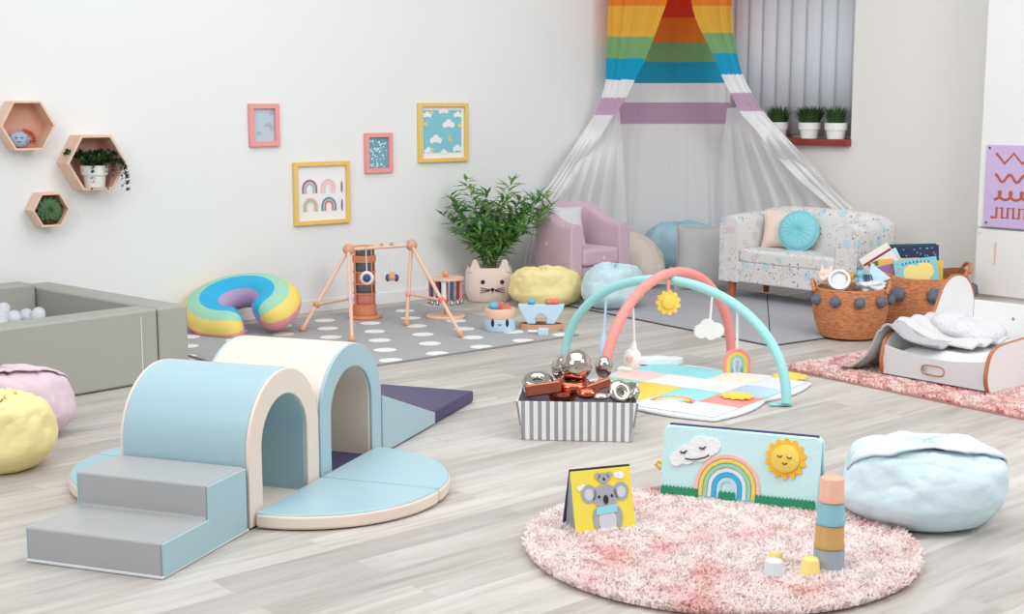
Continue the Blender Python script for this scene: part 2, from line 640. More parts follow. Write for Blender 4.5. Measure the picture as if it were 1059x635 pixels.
        return o


def tag(o, label, cat, group=None):
    o['label'] = label
    o['category'] = cat
    if group:
        o['group'] = group
    return o


def thing(name, label, cat, loc=(0, 0, 0), rz=0., group=None):
    o = bpy.data.objects.new(name, None)
    o.empty_display_size = .1
    col.objects.link(o)
    o.location = loc
    o.rotation_euler = (0, 0, R(rz))
    return tag(o, label, cat, group)


def struct(o):
    o['kind'] = 'structure'
    return o


def copy_thing(src, label, loc, rot=None, group=None):
    c = src.copy()
    col.objects.link(c)
    c['label'] = label
    if group:
        c['group'] = group
    c.location = loc
    if rot is not None:
        c.rotation_euler = rot
    for ch in [x for x in bpy.data.objects if x.parent == src]:
        d = ch.copy()
        col.objects.link(d)
        d.parent = c
        for g in [x for x in bpy.data.objects if x.parent == ch]:
            e = g.copy()
            col.objects.link(e)
            e.parent = d
    return c


RX90 = Matrix.Rotation(R(90), 4, 'X')      # turns an outline drawn in x,y into one standing in x,z (front towards -y)


def Tr(x, y, z):
    return Matrix.Translation((x, y, z))


def arc(cx, cy, r, a0, a1, n, ry=None):
    ry = r if ry is None else ry
    return [(cx + r * math.cos(R(a0 + (a1 - a0) * i / n)), cy + ry * math.sin(R(a0 + (a1 - a0) * i / n))) for i in range(n + 1)]


def blob(parts, n=64):
    """outline of a union of circles around their common centre (clouds)"""
    cx = sum(p[0] for p in parts) / len(parts)
    cy = sum(p[1] for p in parts) / len(parts)
    out = []
    for i in range(n):
        a = 2 * PI * i / n
        dx, dy = math.cos(a), math.sin(a)
        best = 0
        for x, y, r in parts:
            ox, oy = cx - x, cy - y
            b = ox * dx + oy * dy
            c = ox * ox + oy * oy - r * r
            d = b * b - c
            if d > 0:
                best = max(best, -b + math.sqrt(d))
        out.append((cx + dx * best, cy + dy * best))
    return out


def scallop(r, n, amp, k=8):
    return [((r + amp * abs(math.sin(n * a / 2))) * math.cos(a), (r + amp * abs(math.sin(n * a / 2))) * math.sin(a))
            for a in [2 * PI * i / (n * k) for i in range(n * k)]]


# ================================================================== SETTING
CORNER = at(690, 280)
AL, AR = 41., -49.


def wl(s, z, off=0.):
    a = R(AL)
    return Vector((CORNER.x + s * math.cos(a) + off * math.sin(a), CORNER.y + s * math.sin(a) - off * math.cos(a), z))


def wr(s, z, off=0.):
    a = R(AR)
    return Vector((CORNER.x + s * math.cos(a) + off * math.sin(a), CORNER.y + s * math.sin(a) - off * math.cos(a), z))


def wall_hit(x, y, ang, off=0.):
    a = R(ang)
    n = Vector((-math.sin(a), math.cos(a), 0))
    r = _ray(x, y)
    t = (n.dot(CORNER) - off) / n.dot(r)
    p = Vector((0, 0, CAMH)) + r * t
    s = (p.x - CORNER.x) * math.cos(a) + (p.y - CORNER.y) * math.sin(a)
    return s, p.z


pl = [tuple(wl(.1, 0)[:2]), tuple(wl(-8, 0)[:2]), (-5.2, -1.2), (6.4, -1.2), tuple(wr(7.5, 0)[:2]), tuple(wr(.1, 0)[:2])]
pl = [tuple((CORNER + Vector((0, .1, 0)))[:2]), tuple(wl(-8, 0, -.1)[:2]), (-5.4, -1.2), (6.6, -1.2), tuple(wr(7.5, 0, -.1)[:2])]
struct(MB().prism(pl, -.06, 0).build('floor', 'floor', sharp=20))
WH = 2.75
b = MB()
b.box((-4.0 + .0, .075, WH / 2), (8.0, .15, WH))
struct(b.build('wall_left', 'wall', loc=wl(0, 0), rot=(0, 0, R(AL)), sharp=20))
# right wall with the window opening
s0, s1 = .42, wall_hit(881.5, 100, AR)[0]
zs = wall_hit(880.5, 145, AR)[1]
zt = 2.35
b = MB()
T_ = .22
b.box((s0 / 2, T_ / 2, WH / 2), (s0, T_, WH))
b.box(((s0 + s1) / 2, T_ / 2, zs / 2), (s1 - s0, T_, zs))
b.box(((s0 + s1) / 2, T_ / 2, (zt + WH) / 2), (s1 - s0, T_, WH - zt))
b.box(((s1 + 7.4) / 2, T_ / 2, WH / 2), (7.4 - s1, T_, WH))
struct(b.build('wall_right', 'wall_warm', loc=wr(0, 0), rot=(0, 0, R(AR)), sharp=20))
struct(MB().box((-4.0, -.008, .04), (7.97, .016, .08)).build('baseboard_left', 'trim', loc=wl(0, 0), rot=(0, 0, R(AL)), bevel=.004))
struct(MB().box((3.7, -.008, .04), (7.35, .016, .08)).build('baseboard_right', 'trim', loc=wr(0, 0), rot=(0, 0, R(AR)), bevel=.004))
# window
win = thing('window_1', 'tall window in the right wall behind grey blinds', 'window', wr(0, 0), AR)
struct(win)
b = MB()
for c, d in ((((s0 + s1) / 2, .19, zs + .03), (s1 - s0, .05, .06)), (((s0 + s1) / 2, .19, zt - .03), (s1 - s0, .05, .06)),
             ((s0 + .03, .19, (zs + zt) / 2), (.06, .05, zt - zs)), ((s1 - .03, .19, (zs + zt) / 2), (.06, .05, zt - zs)),
             (((s0 + s1) / 2, .19, (zs + zt) / 2), (.05, .05, zt - zs))):
    b.box(c, d)
b.build('window_frame', 'trim', win, bevel=.004)
MB().box(((s0 + s1) / 2, .19, (zs + zt) / 2), (s1 - s0 - .1, .006, zt - zs - .1)).build('glass', 'glass', win)
zs2 = zs + .006
MB().box(((s0 + s1) / 2 + .0, .06, zs2 - .025), (s1 - s0 + .012, .24, .05)).build('window_sill', 'sill', win, bevel=.004)
# vertical blind
vb = thing('vertical_blind', 'grey-blue vertical slat blind hanging in the window', 'blind', wr(0, 0), AR)
MB().box(((s0 + s1) / 2, .135, zt - .02), (s1 - s0 - .02, .04, .04)).build('head_rail', 'trim', vb)
n = 10
for i in range(n):
    x = s0 + .06 + (s1 - s0 - .1) * i / (n - 1)
    b = MB()
    an = R(9)

    def slat(u, v, x=x):
        w = (u - .5) * .142
        bow = .012 * (1 - (2 * u - 1) ** 2)
        return (x + w * math.cos(an) - bow * math.sin(an), .140 + w * math.sin(an) - bow, zs + .03 + v * (zt - zs - .07))
    b.grid(slat, 6, 2)
    b.build('slat', 'screen_blind', vb, solid=.002)

# ---- sill plants
def sill_plant(px, py, label, dense):
    s, z = wall_hit(px, py, AR, .0)
    t = thing('potted_grass', label, 'plant', wr(min(s, s1 - .13), zs2, .0), AR, 'three small plants on the window sill')
    pot = MB().lathe([(.0, 0), (.060, 0), (.070, .062), (.078, .064), (.081, .115), (.074, .115), (.07, .095), (0, .093)], 28)
    pot.build('pot', 'ceramic', t)
    MB().lathe([(0, .094), (.069, .097), (0, .104)], 16).build('soil', 'soil', t)
    b = MB()
    rnd = random.Random(px)
    for i in range(420 if dense else 260):
        a, rr = rnd.uniform(0, 2 * PI), .062 * math.sqrt(rnd.random())
        ln = rnd.uniform(.08, .165)
        lean = rnd.uniform(.05, .72 if dense else .38)
        p0 = Vector((rr * math.cos(a), rr * math.sin(a), .095))
        d = Vector((math.cos(a) * lean, math.sin(a) * lean, 1)).normalized()
        w = Vector((-math.sin(a), math.cos(a), 0)) * (.005 if not dense else .007)
        m_ = p0 + d * ln * .55
        e = p0 + d * ln + Vector((math.cos(a), math.sin(a), -.3)) * ln * .15
        b.add([p0 - w * .6, p0 + w * .6, m_ + w, m_ - w, e], [(0, 1, 2, 3), (3, 2, 4)])
    b.build('foliage', 'leafd', t, recalc=False)


sill_plant(804, 139, 'small grassy plant in white pot beside the canopy edge on the sill', False)
sill_plant(837, 141, 'bushy small plant in white pot, middle of the three on the sill', True)
sill_plant(869, 143, 'small grassy plant in white pot at window corner of the sill', False)

# ================================================================== WALL OF FRAMES
def frame(name, label, corners, fm, w, build_print, group):
    ss = [wall_hit(x, y, AL, .025) for x, y in corners]
    sa, sb = (ss[0][0] + ss[2][0]) / 2, (ss[1][0] + ss[3][0]) / 2
    za, zb = (ss[2][1] + ss[3][1]) / 2, (ss[0][1] + ss[1][1]) / 2
    W, H = sb - sa, zb - za
    t = thing(name, label, 'picture frame', wl((sa + sb) / 2, za, 0), AL, group)
    b = MB()
    o = [(-W / 2, 0), (W / 2, 0), (W / 2, H), (-W / 2, H)]
    i_ = [(-W / 2 + w, w), (W / 2 - w, w), (W / 2 - w, H - w), (-W / 2 + w, H - w)]
    b.ring(o, i_, .002, .03, 0, RX90)
    b.build('frame', fm, t, bevel=.003)
    build_print(t, W, H, w)


def flat(poly, y0, th=.001):
    return MB().prism(poly, y0, y0 + th, 0, RX90)


def rect(x0, y0, x1, y1):
    return [(x0, y0), (x1, y0), (x1, y1), (x0, y1)]


def rainbow_motif(parent, cx, cy, r, mats, depth, half=1.0, name='rainbow_motif'):
    b = MB()
    w = r * .85 / len(mats)
    for i, _ in enumerate(mats):
        ro, ri = r - i * w, r - (i + 1) * w * .96
        po = [(cx + half * ro, cy)] + arc(cx, cy + r * .55, ro * half, 0, 180, 16, ro) + [(cx - half * ro, cy)]
        pi_ = [(cx + half * ri, cy)] + arc(cx, cy + r * .55, ri * half, 0, 180, 16, ri) + [(cx - half * ri, cy)]
        b.strip(po, pi_, depth, depth + .001, i, RX90)
    return b.build(name, mats, parent)


def pr_grey(t, W, H, w):
    p = flat(rect(-W / 2 + w, w, W / 2 - w, H - w), .006).build('print', 'pblue', t)
    fm_ = mat('faint_cloud_print', (172, 186, 200), .7)
    for bb in ([(.02, H * .5, .012), (.035, H * .51, .014), (.05, H * .5, .01)], [(W * .26, H * .78, .012), (W * .32, H * .79, .014)],
               [(W * .26, H * .42, .012), (W * .32, H * .43, .014)], [(-W * .2, H * .3, .01), (-W * .12, H * .31, .012)]):
        MB().prism(blob(bb), .0075, .0085, 0, RX90).build('cloud_motif', fm_, p)


def pr_rain(t, W, H, w):
    p = flat(rect(-W / 2 + w, w, W / 2 - w, H - w), .006).build('print', 'paper', t)
    m1 = [mat('plum_print', (150, 104, 150), .7), mat('rose_print', (226, 176, 190), .7), mat('sea_print', (150, 206, 196), .7), 'paper']
    m2 = [mat('blush_print', (238, 194, 196), .7), mat('blush_light_print', (244, 216, 214), .7), 'palepink', 'paper']
    m3 = [mat('apricot_print', (240, 184, 160), .7), 'skyp', 'cup_yellow', 'paper']
    m4 = [mat('dusk_print', (130, 130, 160), .7), 'rmint', mat('red_print', (222, 110, 120), .7), 'paper']
    q = W * .135
    for cx, cy, ms in ((-W * .21, H * .5, m1), (W * .12, H * .5, m2), (-W * .20, H * .21, m3), (W * .13, H * .21, m4)):
        rainbow_motif(p, cx, cy, q, ms, .008)
    b = MB()
    for y in (H * .51, H * .22):
        b.prism(arc(W * .37, y + .03, .008, 0, 360, 12, .04), .008, .009, 0, RX90)
    b.build('feather_motif', m4[0], p)


def pr_dots(t, W, H, w):
    p = flat(rect(-W / 2 + w, w, W / 2 - w, H - w), .006).build('print', 'tealp', t)
    b = MB()
    rnd = random.Random(4)
    for i in range(60):
        x, y = rnd.uniform(-W / 2 + w + .01, W / 2 - w - .01), rnd.uniform(w + .01, H - w - .01)
        r = rnd.choice((.003, .005, .008))
        b.prism(arc(x, y, r, 0, 350, 8), .0075, .0083, 0, RX90)
    b.build('star_motif', 'paper', p)


def pr_sky(t, W, H, w):
    p = flat(rect(-W / 2 + w, w, W / 2 - w, H - w), .006).build('print', 'paper', t)
    q = w + .022
    flat(rect(-W / 2 + q, q + .015, W / 2 - q, H - q), .008).build('sky_motif', 'skyp', p)
    b = MB()
    z0, z1 = .0095, .0105
    for cx, cy, k in ((W * .12, H * .64, 1.), (-W * .14, H * .38, 1.), (W * .02, H * .87, .8), (-W * .31, H * .8, .7), (W * .31, H * .8, .7), (W * .30, H * .22, .8),
                      (-W * .29, H * .2, .7), (W * .02, H * .165, .6)):
        r = W * .062 * k
        b = MB()
        b.prism(blob([(cx - r * 1.2, cy - r * .2, r * .75), (cx, cy + r * .3, r), (cx + r * 1.2, cy - r * .2, r * .75)]), z0, z1, 0, RX90)
        b.build('cloud_motif', 'paper', p)
    for cx, cy in ((-W * .22, H * .84), (-W * .22, H * .21), (W * .35, H * .62), (-W * .34, H * .65)):
        MB().prism(arc(cx, cy, W * .035, 0, 350, 10), z0, z1, 0, RX90).build('star_motif', 'ryellow', p)
    b = MB()
    a1 = arc(W * .18, H * .4, W * .06, 60, 300, 14)
    a2 = arc(W * .2, H * .405, W * .05, 300, 60, 14)
    b.strip(a1, list(reversed(a2)), z0, z1, 0, RX90)
    b.build('moon_motif', 'ryellow', p)


FG = 'framed nursery prints on the wall'
frame('framed_picture', 'small pink frame with a plain grey-blue print, nearest the hexagon shelves', [(258, 107.5), (289, 107), (259, 152), (289.5, 151)], 'pink', .031, pr_grey, FG)
frame('framed_picture', 'square yellow frame with four little rainbows', [(304, 168.5), (362, 166), (305.5, 234), (362.5, 230)], 'yellowf', .027, pr_rain, FG)
frame('framed_picture', 'small pink frame with a teal speckled print', [(378, 138), (406.5, 137), (378.5, 179), (406, 178.5)], 'pink', .030, pr_dots, FG)
frame('framed_picture', 'yellow frame with blue sky, clouds and moon print', [(433.5, 106.5), (484.5, 106.5), (433.5, 168), (484, 167)], 'yellowf', .027, pr_sky, FG)


# ---- hexagon shelves
def hexagon(r):
    return [(r * math.cos(R(60 * i)), r * math.sin(R(60 * i))) for i in range(6)]


def hex_shelf(label, s, z, r, d, w):
    t = thing('hexagon_shelf', label, 'shelf', wl(s, z, 0), AL, 'hexagonal wooden wall shelves')
    b = MB()
    b.ring(hexagon(r), hexagon(r - w), .001, d, 0, RX90)
    b.build('frame', 'ply', t, bevel=.002)
    MB().prism(hexagon(r - w + .001), .003, .012, 0, RX90).build('back_panel', 'ply_in', t)
    return t


HXA = (-5.31, 1.24, .155)
sB, zB = wall_hit(97, 168, AL, .1)
sA, zA = wall_hit(28, 130, AL, .1)
sC, zC = wall_hit(52, 217, AL, .1)
hex_shelf('hexagonal wooden shelf holding a blue-grey hedgehog ornament, topmost', sA, zA, .155, .12, .014)
hex_shelf('largest hexagonal wooden shelf, holding the trailing plant', sB, zB, .178, .15, .016)
hex_shelf('smallest hexagonal wooden shelf, holding a succulent', sC, zC, .108, .12, .012)
# hedgehog ornament
t = thing('hedgehog_ornament', 'small blue-grey hedgehog ornament with orange bristles in the top hexagon shelf', 'ornament', wl(sA - .02, zA - .134 + .012 + .002, .06), AL)
MB().sphere((-.01, 0, .045), (.06, .042, .045), 20, 12).build('body', 'stoneb', t)
b = MB()
rnd = random.Random(3)
for i in range(220):
    a, p = rnd.uniform(-PI / 2, PI / 2), rnd.uniform(.1, 2.1)
    d = Vector((math.cos(a) * math.sin(p), math.sin(a) * math.sin(p), math.cos(p)))
    p0 = Vector((.012, 0, .045)) + Vector((d.x * .055, d.y * .04, d.z * .043))
    w = d.cross(Vector((.3, .5, .8))).normalized() * .004
    e = p0 + d * .018
    b.add([p0 - w, p0 + w, e], [(0, 1, 2)])
b.build('bristles', 'orangebr', t, recalc=False)
b = MB()
for x in (-.045, -.012):
    b.tube([(x - .008, -.041, .058), (x, -.0425, .053), (x + .008, -.041, .058)], .002, 6)
b.tube([(-.038, -.0425, .035), (-.03, -.0425, .031), (-.02, -.0425, .035)], .0018, 6)
b.build('face', 'black', t)

# trailing plant in white pot
zf = zB - (.178 - .016) * .866 + .001
t = thing('potted_trailing_plant', 'trailing green plant in white pot inside the largest hexagon shelf', 'plant', wl(sB, zf, .100), AL)
MB().lathe([(0, 0), (.056, 0), (.064, .068), (.074, .070), (.078, .122), (.071, .124), (.066, .11), (0, .108)], 32).build('pot', 'ceramic', t)
b = MB()
rnd = random.Random(12)


def leaflet(b, p, d, L, W, up=Vector((0, 0, 1))):
    d = d.normalized()
    w = d.cross(up)
    if w.length < 1e-3:
        w = Vector((1, 0, 0))
    w = w.normalized() * W
    n = w.cross(d).normalized() * L * .06
    b.add([p, p + d * L * .4 + w + n, p + d * L, p + d * L * .4 - w + n, p + d * L * .4], [(0, 1, 4), (1, 2, 4), (4, 2, 3), (0, 4, 3)])


for i in range(60):
    a = rnd.uniform(0, 2 * PI)
    lr = rnd.uniform(.05, .12)
    drop = rnd.choice((0, .02, .05, .10, .16)) if math.sin(a) < -.2 else 0
    if i % 9 == 0:
        a, drop, lr = rnd.choice((-.25, -.4, -.3, -.5)), rnd.uniform(.14, .20), .115
    fwd = drop > 0
    prev = Vector((.03 * math.cos(a), .03 * math.sin(a), .115))
    for k in range(1, 15):
        f = k / 14
        q = Vector((math.cos(a) * (.03 + 1.15 * lr * math.sin(f * 1.7)), (-.085 * min(1, f * 2.2) - .01 if fwd else max(-.06, min(.05, math.sin(a) * (.03 + lr * .8 * math.sin(f * 1.7))))), .118 + .11 * math.sin(f * PI * .75) * (.5 + lr * 4) * .8 - drop * f * f * 1.25))
        for _ in range(3):
            leaflet(b, prev, Vector((rnd.uniform(-1, 1), rnd.uniform(-1, 1), rnd.uniform(-.5, .8))), rnd.uniform(.016, .027), .0068)
        prev = q
b.build('foliage', 'leafd', t, recalc=False)
# succulent
t = thing('succulent', 'round green succulent filling the smallest hexagon shelf', 'plant', wl(sC + .005, zC - .004, .07), AL)
b = MB()
for i in range(70):
    f = i / 70
    a = i * 2.39996
    p = f * 1.75
    d = Vector((math.sin(p) * math.cos(a), -math.cos(p) * .9, math.sin(p) * math.sin(a)))
    L = .03 + .045 * f
    w = Vector((-math.sin(a), 0, math.cos(a))) * L * .32
    c0 = d * .012
    n = Vector((0, -.006, 0))
    b.add([c0, c0 + d * L * .6 + w + n, c0 + d * L, c0 + d * L * .6 - w + n, c0 + d * L * .5 + n * 2.4], [(0, 1, 4), (1, 2, 4), (4, 2, 3), (0, 4, 3)])
b.build('rosette', 'succ', t, recalc=False)
MB().lathe([(0, -.075), (.035, -.075), (.045, -.03), (0, -.028)], 20, 0, Tr(0, .012, 0)).build('pot', 'soil', t)

# ================================================================== SOFT PLAY
SO = at(168, 600)
SR = -19.5
SM = Matrix.Translation(SO) @ Matrix.Rotation(R(SR), 4, 'Z')


def sp_(x, y, z=0.):
    return SM @ Vector((x, y, z))


SG = 'soft play foam shapes in the foreground'
WD = .47
# steps
t = thing('foam_steps', 'grey two-step foam block with pale blue sides at the front of the soft play set', 'soft play block', sp_(-WD / 2, 0), SR, SG)
h1, h2, d1, d2 = .109, .214, .245, .475
b = MB()
prof = [(0, .004), (d2 - .004, .004), (d2 - .004, h2), (d1, h2), (d1, h1), (0, h1)]
TY = Matrix(((0, 0, 1, 0), (1, 0, 0, 0), (0, 1, 0, 0), (0, 0, 0, 1)))     # outline (y,z) extruded along x
b.prism(prof, -WD / 2 + .003, WD / 2 - .003, 0, TY)
b.build('body', 'vinyl_grey', t, bevel=.009, seg=3)
for sx in (-1, 1):
    b = MB()
    p2 = [(.004, .006), (d2 - .006, .006), (d2 - .006, h2 - .004), (d1 + .003, h2 - .004), (d1 + .003, h1 - .003), (.004, h1 - .003)]
    x0 = sx * WD / 2 - .004
    b.prism(p2, x0, x0 + .008, 0, TY)
    sd = b.build('side_panel', 'vinyl_blue', t, bevel=.004)
    sd['label'] = 'pale blue side panel'
b = MB()
b.tube([(-WD / 2, 0, .006), (WD / 2, 0, .006), (WD / 2, d2, .006)], .005, 6)
b.build('piping', 'zip', t)


def tunnel(label, y0, y1, skin, face, gap=.0):
    L = y1 - y0
    rr = L / 2
    t = thing('foam_tunnel', label, 'soft play tunnel', sp_(-WD / 2, (y0 + y1) / 2), SR, SG)
    H = .486
    th = .088
    zc = .25

    def outline(r, ztop, z0, n=22):
        # from the front foot over the top to the back foot
        rx = r
        return [(-rx, z0)] + [(-rx, z0 + (zc - z0) * k / 4) for k in range(1, 4)] + \
            [(-rx * math.cos(PI * i / n), zc + (ztop - zc) * math.sin(PI * i / n)) for i in range(n + 1)] + \
            [(rx, zc - (zc - z0) * k / 4) for k in range(1, 4)] + [(rx, z0)]
    so = outline(rr, H, .004)
    si = outline(rr - th, H - th + .004, .004)
    b = MB()
    xs = [-WD / 2 + .012 + (WD - .024) * i / 8 for i in range(9)]
    b.strip(so, si, -WD / 2 + .005, WD / 2 - .005, 0, TY)
    b.build('body', skin, t, bevel=.006, seg=2)
    for sx in (-1, 1):
        b = MB()
        so2, si2 = outline(rr - .002, H - .002, .006), outline(rr - th + .003, H - th + .001, .006)
        x0 = sx * WD / 2 - .006
        b.strip(so2, si2, x0, x0 + .012, 0, TY)
        f = b.build('end_panel', face, t, bevel=.004, seg=3)
    b = MB()
    b.box((0, 0, .014), (WD - .03, 2 * (rr - th) + .01, .024))
    b.build('base_pad', 'vinyl_cream' if skin == 'vinyl_blue' else 'vinyl_navy', t, bevel=.004)
    return t


tunnel('pale blue foam tunnel with cream end panels, behind the grey steps', .482, .962, 'vinyl_blue', 'vinyl_cream')
tunnel('cream foam tunnel with pale blue end panels, between blue tunnel and navy slide', .97, 1.478, 'vinyl_cream', 'vinyl_blue')
# slide
t = thing('foam_slide', 'navy foam slide wedge with pale blue sides behind the cream tunnel', 'soft play block', sp_(-WD / 2, 1.486), SR, SG)
sl = [(0, .004), (1.0, .004), (1.0, .055), (.53, .058), (.0, .245)]
MB().prism(sl, -WD / 2 + .003, WD / 2 - .003, 0, TY).build('body', 'vinyl_navy', t, bevel=.008, seg=3)
for sx in (-1, 1):
    x0 = sx * WD / 2 - .004
    MB().prism([(.004, .007), (.53, .007), (.53, .055), (.004, .238)], x0, x0 + .008, 0, TY).build('side_panel', 'vinyl_blue', t, bevel=.003)


def quarter_mat(label, x, y, a0, rad=.452):
    t = thing('foam_quarter_mat', label, 'soft play mat', sp_(x, y), SR, SG)
    th = .056
    pts = [(0, 0)] + arc(0, 0, rad, a0, a0 + 90, 26)
    cxm = rad * .42 * math.cos(R(a0 + 45))
    cym = rad * .42 * math.sin(R(a0 + 45))
    MB().prism(pts, .004, th - .004).build('side_band', 'vinyl_cream', t, bevel=.012, seg=3)
    q = [(cxm + (x_ - cxm) * .985, cym + (y_ - cym) * .985) for x_, y_ in pts]
    MB().prism(q, th - .012, th).build('top_panel', 'vinyl_blue', t, bevel=.006, seg=2)


yc = .957
quarter_mat('pale blue quarter-circle foam mat nearest the grey steps on the right', .012, yc - .004, -90)
quarter_mat('pale blue quarter-circle foam mat in front of the cream tunnel opening', .012, yc + .004, 0)
quarter_mat('pale blue quarter-circle foam mat peeking out left of the grey steps', -WD - .012, yc - .004, 180)
quarter_mat('pale blue quarter-circle foam mat hidden behind the blue tunnel', -WD - .012, yc + .004, 90)

# ================================================================== BALL PIT
PO = at(194, 315, .365)
PO.z = 0
PR = 48.
PH, PT, PL = .365, .17, 1.33
pit = thing('ball_pit', 'square grey foam ball pit by the left wall', 'ball pit', PO, PR)
b = MB()
b.box((-PT / 2, PL / 2, PH / 2 + .002), (PT, PL, PH - .004))
b.build('wall_panel', 'vinyl_pit', pit, bevel=.014, seg=3)
b = MB()
b.box((-PT - .006 - .9, PT / 2 + .0, PH / 2 + .002), (1.8, PT, PH - .004))
b.build('wall_panel', 'vinyl_pit', pit, bevel=.014, seg=3)
b = MB()
b.box((-PT - .006 - .9, PL - PT / 2, PH / 2 + .012), (1.8, PT, PH + .016))
b.build('wall_panel', 'vinyl_pit', pit, bevel=.014, seg=3)
b = MB()
b.box((-PT - 1.806 + PT / 2, PL / 2, PH / 2 + .002), (PT, PL - 2 * PT - .01, PH - .004))
b.build('wall_panel', 'vinyl_pit', pit, bevel=.014, seg=3)
MB().box((-1.0, PL / 2, .02), (1.45, PL - 2 * PT - .012, .036)).build('floor_mat', 'vinyl_pit', pit, bevel=.006)
b = MB()
b.tube([(-PT - .10, -.002, .02), (-PT - .10, -.002, PH - .03)], .003, 6)
b.build('seam', 'zip', pit)
PM = Matrix.Translation(PO) @ Matrix.Rotation(R(PR), 4, 'Z')
# clear balls
ball0 = None
rnd = random.Random(21)
spots = []
rb = .034
for lay, zb in ((0, .262), (1, .318)):
    for i in range(18):
        for j in range(15):
            x = -PT - .34 - i * .064 - (j % 2) * .032 - lay * .03
            y = PT + .045 + j * .057 + lay * .03
            d = math.hypot((x + 1.05) / 1.0, (y - .62) / .8)
            if y > PL - PT - .04 or x < -1.5:
                continue
            if lay and rnd.random() > .28:
                continue
            spots.append((x, y, zb + rnd.uniform(-.008, .012) + .03 * max(0, 1 - d)))
# lower solid cushion of balls keeps the top layer up
LB = 'clear plastic ball heaped inside the grey ball pit'
GB = 'clear balls in the ball pit'
spots.sort(key=lambda s: (PM @ Vector(s)).length)
for k, s in enumerate(spots[:290]):
    if ball0 is None:
        ball0 = MB().sphere((0, 0, 0), rb, 14, 9).build('plastic_ball', 'clearball')
        tag(ball0, LB, 'ball', GB)
        o = ball0
    else:
        o = ball0.copy()
        col.objects.link(o)
    o.location = PM @ Vector(s)
b = MB()
b.box((-1.0, PL / 2, .125), (1.4, PL - 2 * PT - .03, .17))
b.build('ball_fill', 'clearbag', pit, bevel=.03)


# ================================================================== BEAN BAGS
def bean_bag(name, label, loc, rx, ry, h, m, seed, rz=0., group='bean bags around the room', pleat=.05, shear=(0, 0), knot=True, apex=(.0, .0), flap=False,
             cat='bean bag', e=.78, handle=None):
    t = thing(name, label, cat, loc, rz, group)
    rnd = random.Random(seed)
    ph = [rnd.uniform(0, 2 * PI) for _ in range(6)]
    off = Vector((seed * 3.7, seed * 1.9, seed * .7))

    def f(u, v):
        a = 2 * PI * u
        p = PI * v
        c, s = math.cos(p), math.sin(p)
        s = max(s, 0) ** e
        z = math.copysign(abs(c) ** .85, c)
        x, y = rx * s * math.cos(a), ry * s * math.sin(a)
        zz = h * (.5 - .5 * z)
        top = max(0, zz / h - .35) / .65
        pl = 0
        for k_, w_ in ((5, .5), (9, .3), (14, .2)):
            pl += w_ * abs(math.sin(k_ * a / 2 + ph[k_ % 6]))
        q = Vector((math.cos(a) * s, math.sin(a) * s, zz / h * 1.3))
        n1 = noise.noise(q * 1.8 + off) * .09 + noise.noise(q * 4.5 + off) * .028 + noise.noise(q * 10 + off) * .006
        cr = (1 - abs(noise.noise(q * 1.9 + off * 1.7))) ** 9 * .5 + (1 - abs(noise.noise(q * 2.8 + off * 2.3))) ** 16 * .2
        n1 -= .075 * cr * (.35 + top) - .02
        n1 -= .018 * math.exp(-((zz / h - .16) / .02) ** 2)
        k = 1 + n1 - pleat * pl * top * (1.0 - .3 * s)
        x, y = x * k, y * k
        zz = zz * (1 + n1 * .5) - h * .16 * top ** 3 * (1 - s) * (pl + .2)
        bulge = 1 + .05 * math.exp(-((zz / h - .3) / .2) ** 2)
        x += shear[0] * (zz / h) ** 2 + apex[0] * top ** 2
        y += shear[1] * (zz / h) ** 2 + apex[1] * top ** 2
        return (x * bulge, y * bulge, max(.002, zz - h * .05))
    MB().grid(f, 128, 84, closeu=True).build('body', m, t, sharp=80)
    if knot:
        pz = f(0, .995)
        b = MB()
        for i in range(7):
            a = ph[i % 6] + i * .9
            q = Vector(pz)
            b.tube([q + Vector((0, 0, -.01)), q + Vector((math.cos(a) * .03, math.sin(a) * .03, .012)), q + Vector((math.cos(a) * .07, math.sin(a) * .06, .0)),
                    q + Vector((math.cos(a) * .12, math.sin(a) * .1, -.03))], [.012, .014, .010, .003], 7)
        b.build('gathered_top', m, t, sharp=80)
    if flap:
        b = MB()

        def fl(u, v):
            a = R(flap[0] + (flap[1] - flap[0]) * u)
            ve = flap[2] + flap[3] * math.sin(u * PI) ** .8 + .016 * math.sin(u * 17)
            p = Vector(f((a / (2 * PI)) % 1, ve + (.99 - ve) * v))
            c = Vector((apex[0], apex[1], h * .35))
            return p + (p - c).normalized() * (.002 + .019 * (1 - v) ** .6 * max(0, math.sin(u * PI)) ** .6)
        b.grid(fl, 60, 14)
        b.build('overlap_flap', m, t, sharp=80, solid=.006)
    return t


p = at(566, 320, .0)
bean_bag('bean_bag', 'yellow bean bag beside the cat-faced planter', p + Vector((0, .19, 0)), .245, .20, .30, 'bb_yellow', 3, 20, apex=(-.05, -.06))
p = at(635, 322, .012)
bean_bag('bean_bag', 'pale blue bean bag in front of the lilac armchair', p + Vector((0, .19, 0)), .225, .20, .33, 'bb_blue', 8, 60, apex=(-.02, -.03))
p = at(704, 288, .012)
bean_bag('bean_bag', 'misty blue bean bag in the far corner behind the grey cushion', Vector((1.30, 10.43, .012)), .285, .20, .50, 'bb_blue2', 14, -10, knot=False, e=.7)
p = at(961, 557)
bean_bag('bean_bag', 'large ice-blue bean bag on the bare floor beside the round pink rug', p + Vector((.035, .20, 0)), .262, .225, .305, 'bb_ice', 27, 0, apex=(-.0, .0), knot=False, pleat=.06,
         flap=(186, 352, .56, .27), e=.66)
p = at(38, 457)
bean_bag('bean_bag', 'lilac bean bag in front of the ball pit, behind the left yellow one', p + Vector((-.10, .10, 0)), .21, .19, .335, 'bb_lilac', 31, 10, apex=(-.07, -.05), pleat=.07, knot=False, flap=(215, 375, .60, .22))
p = at(0, 493)
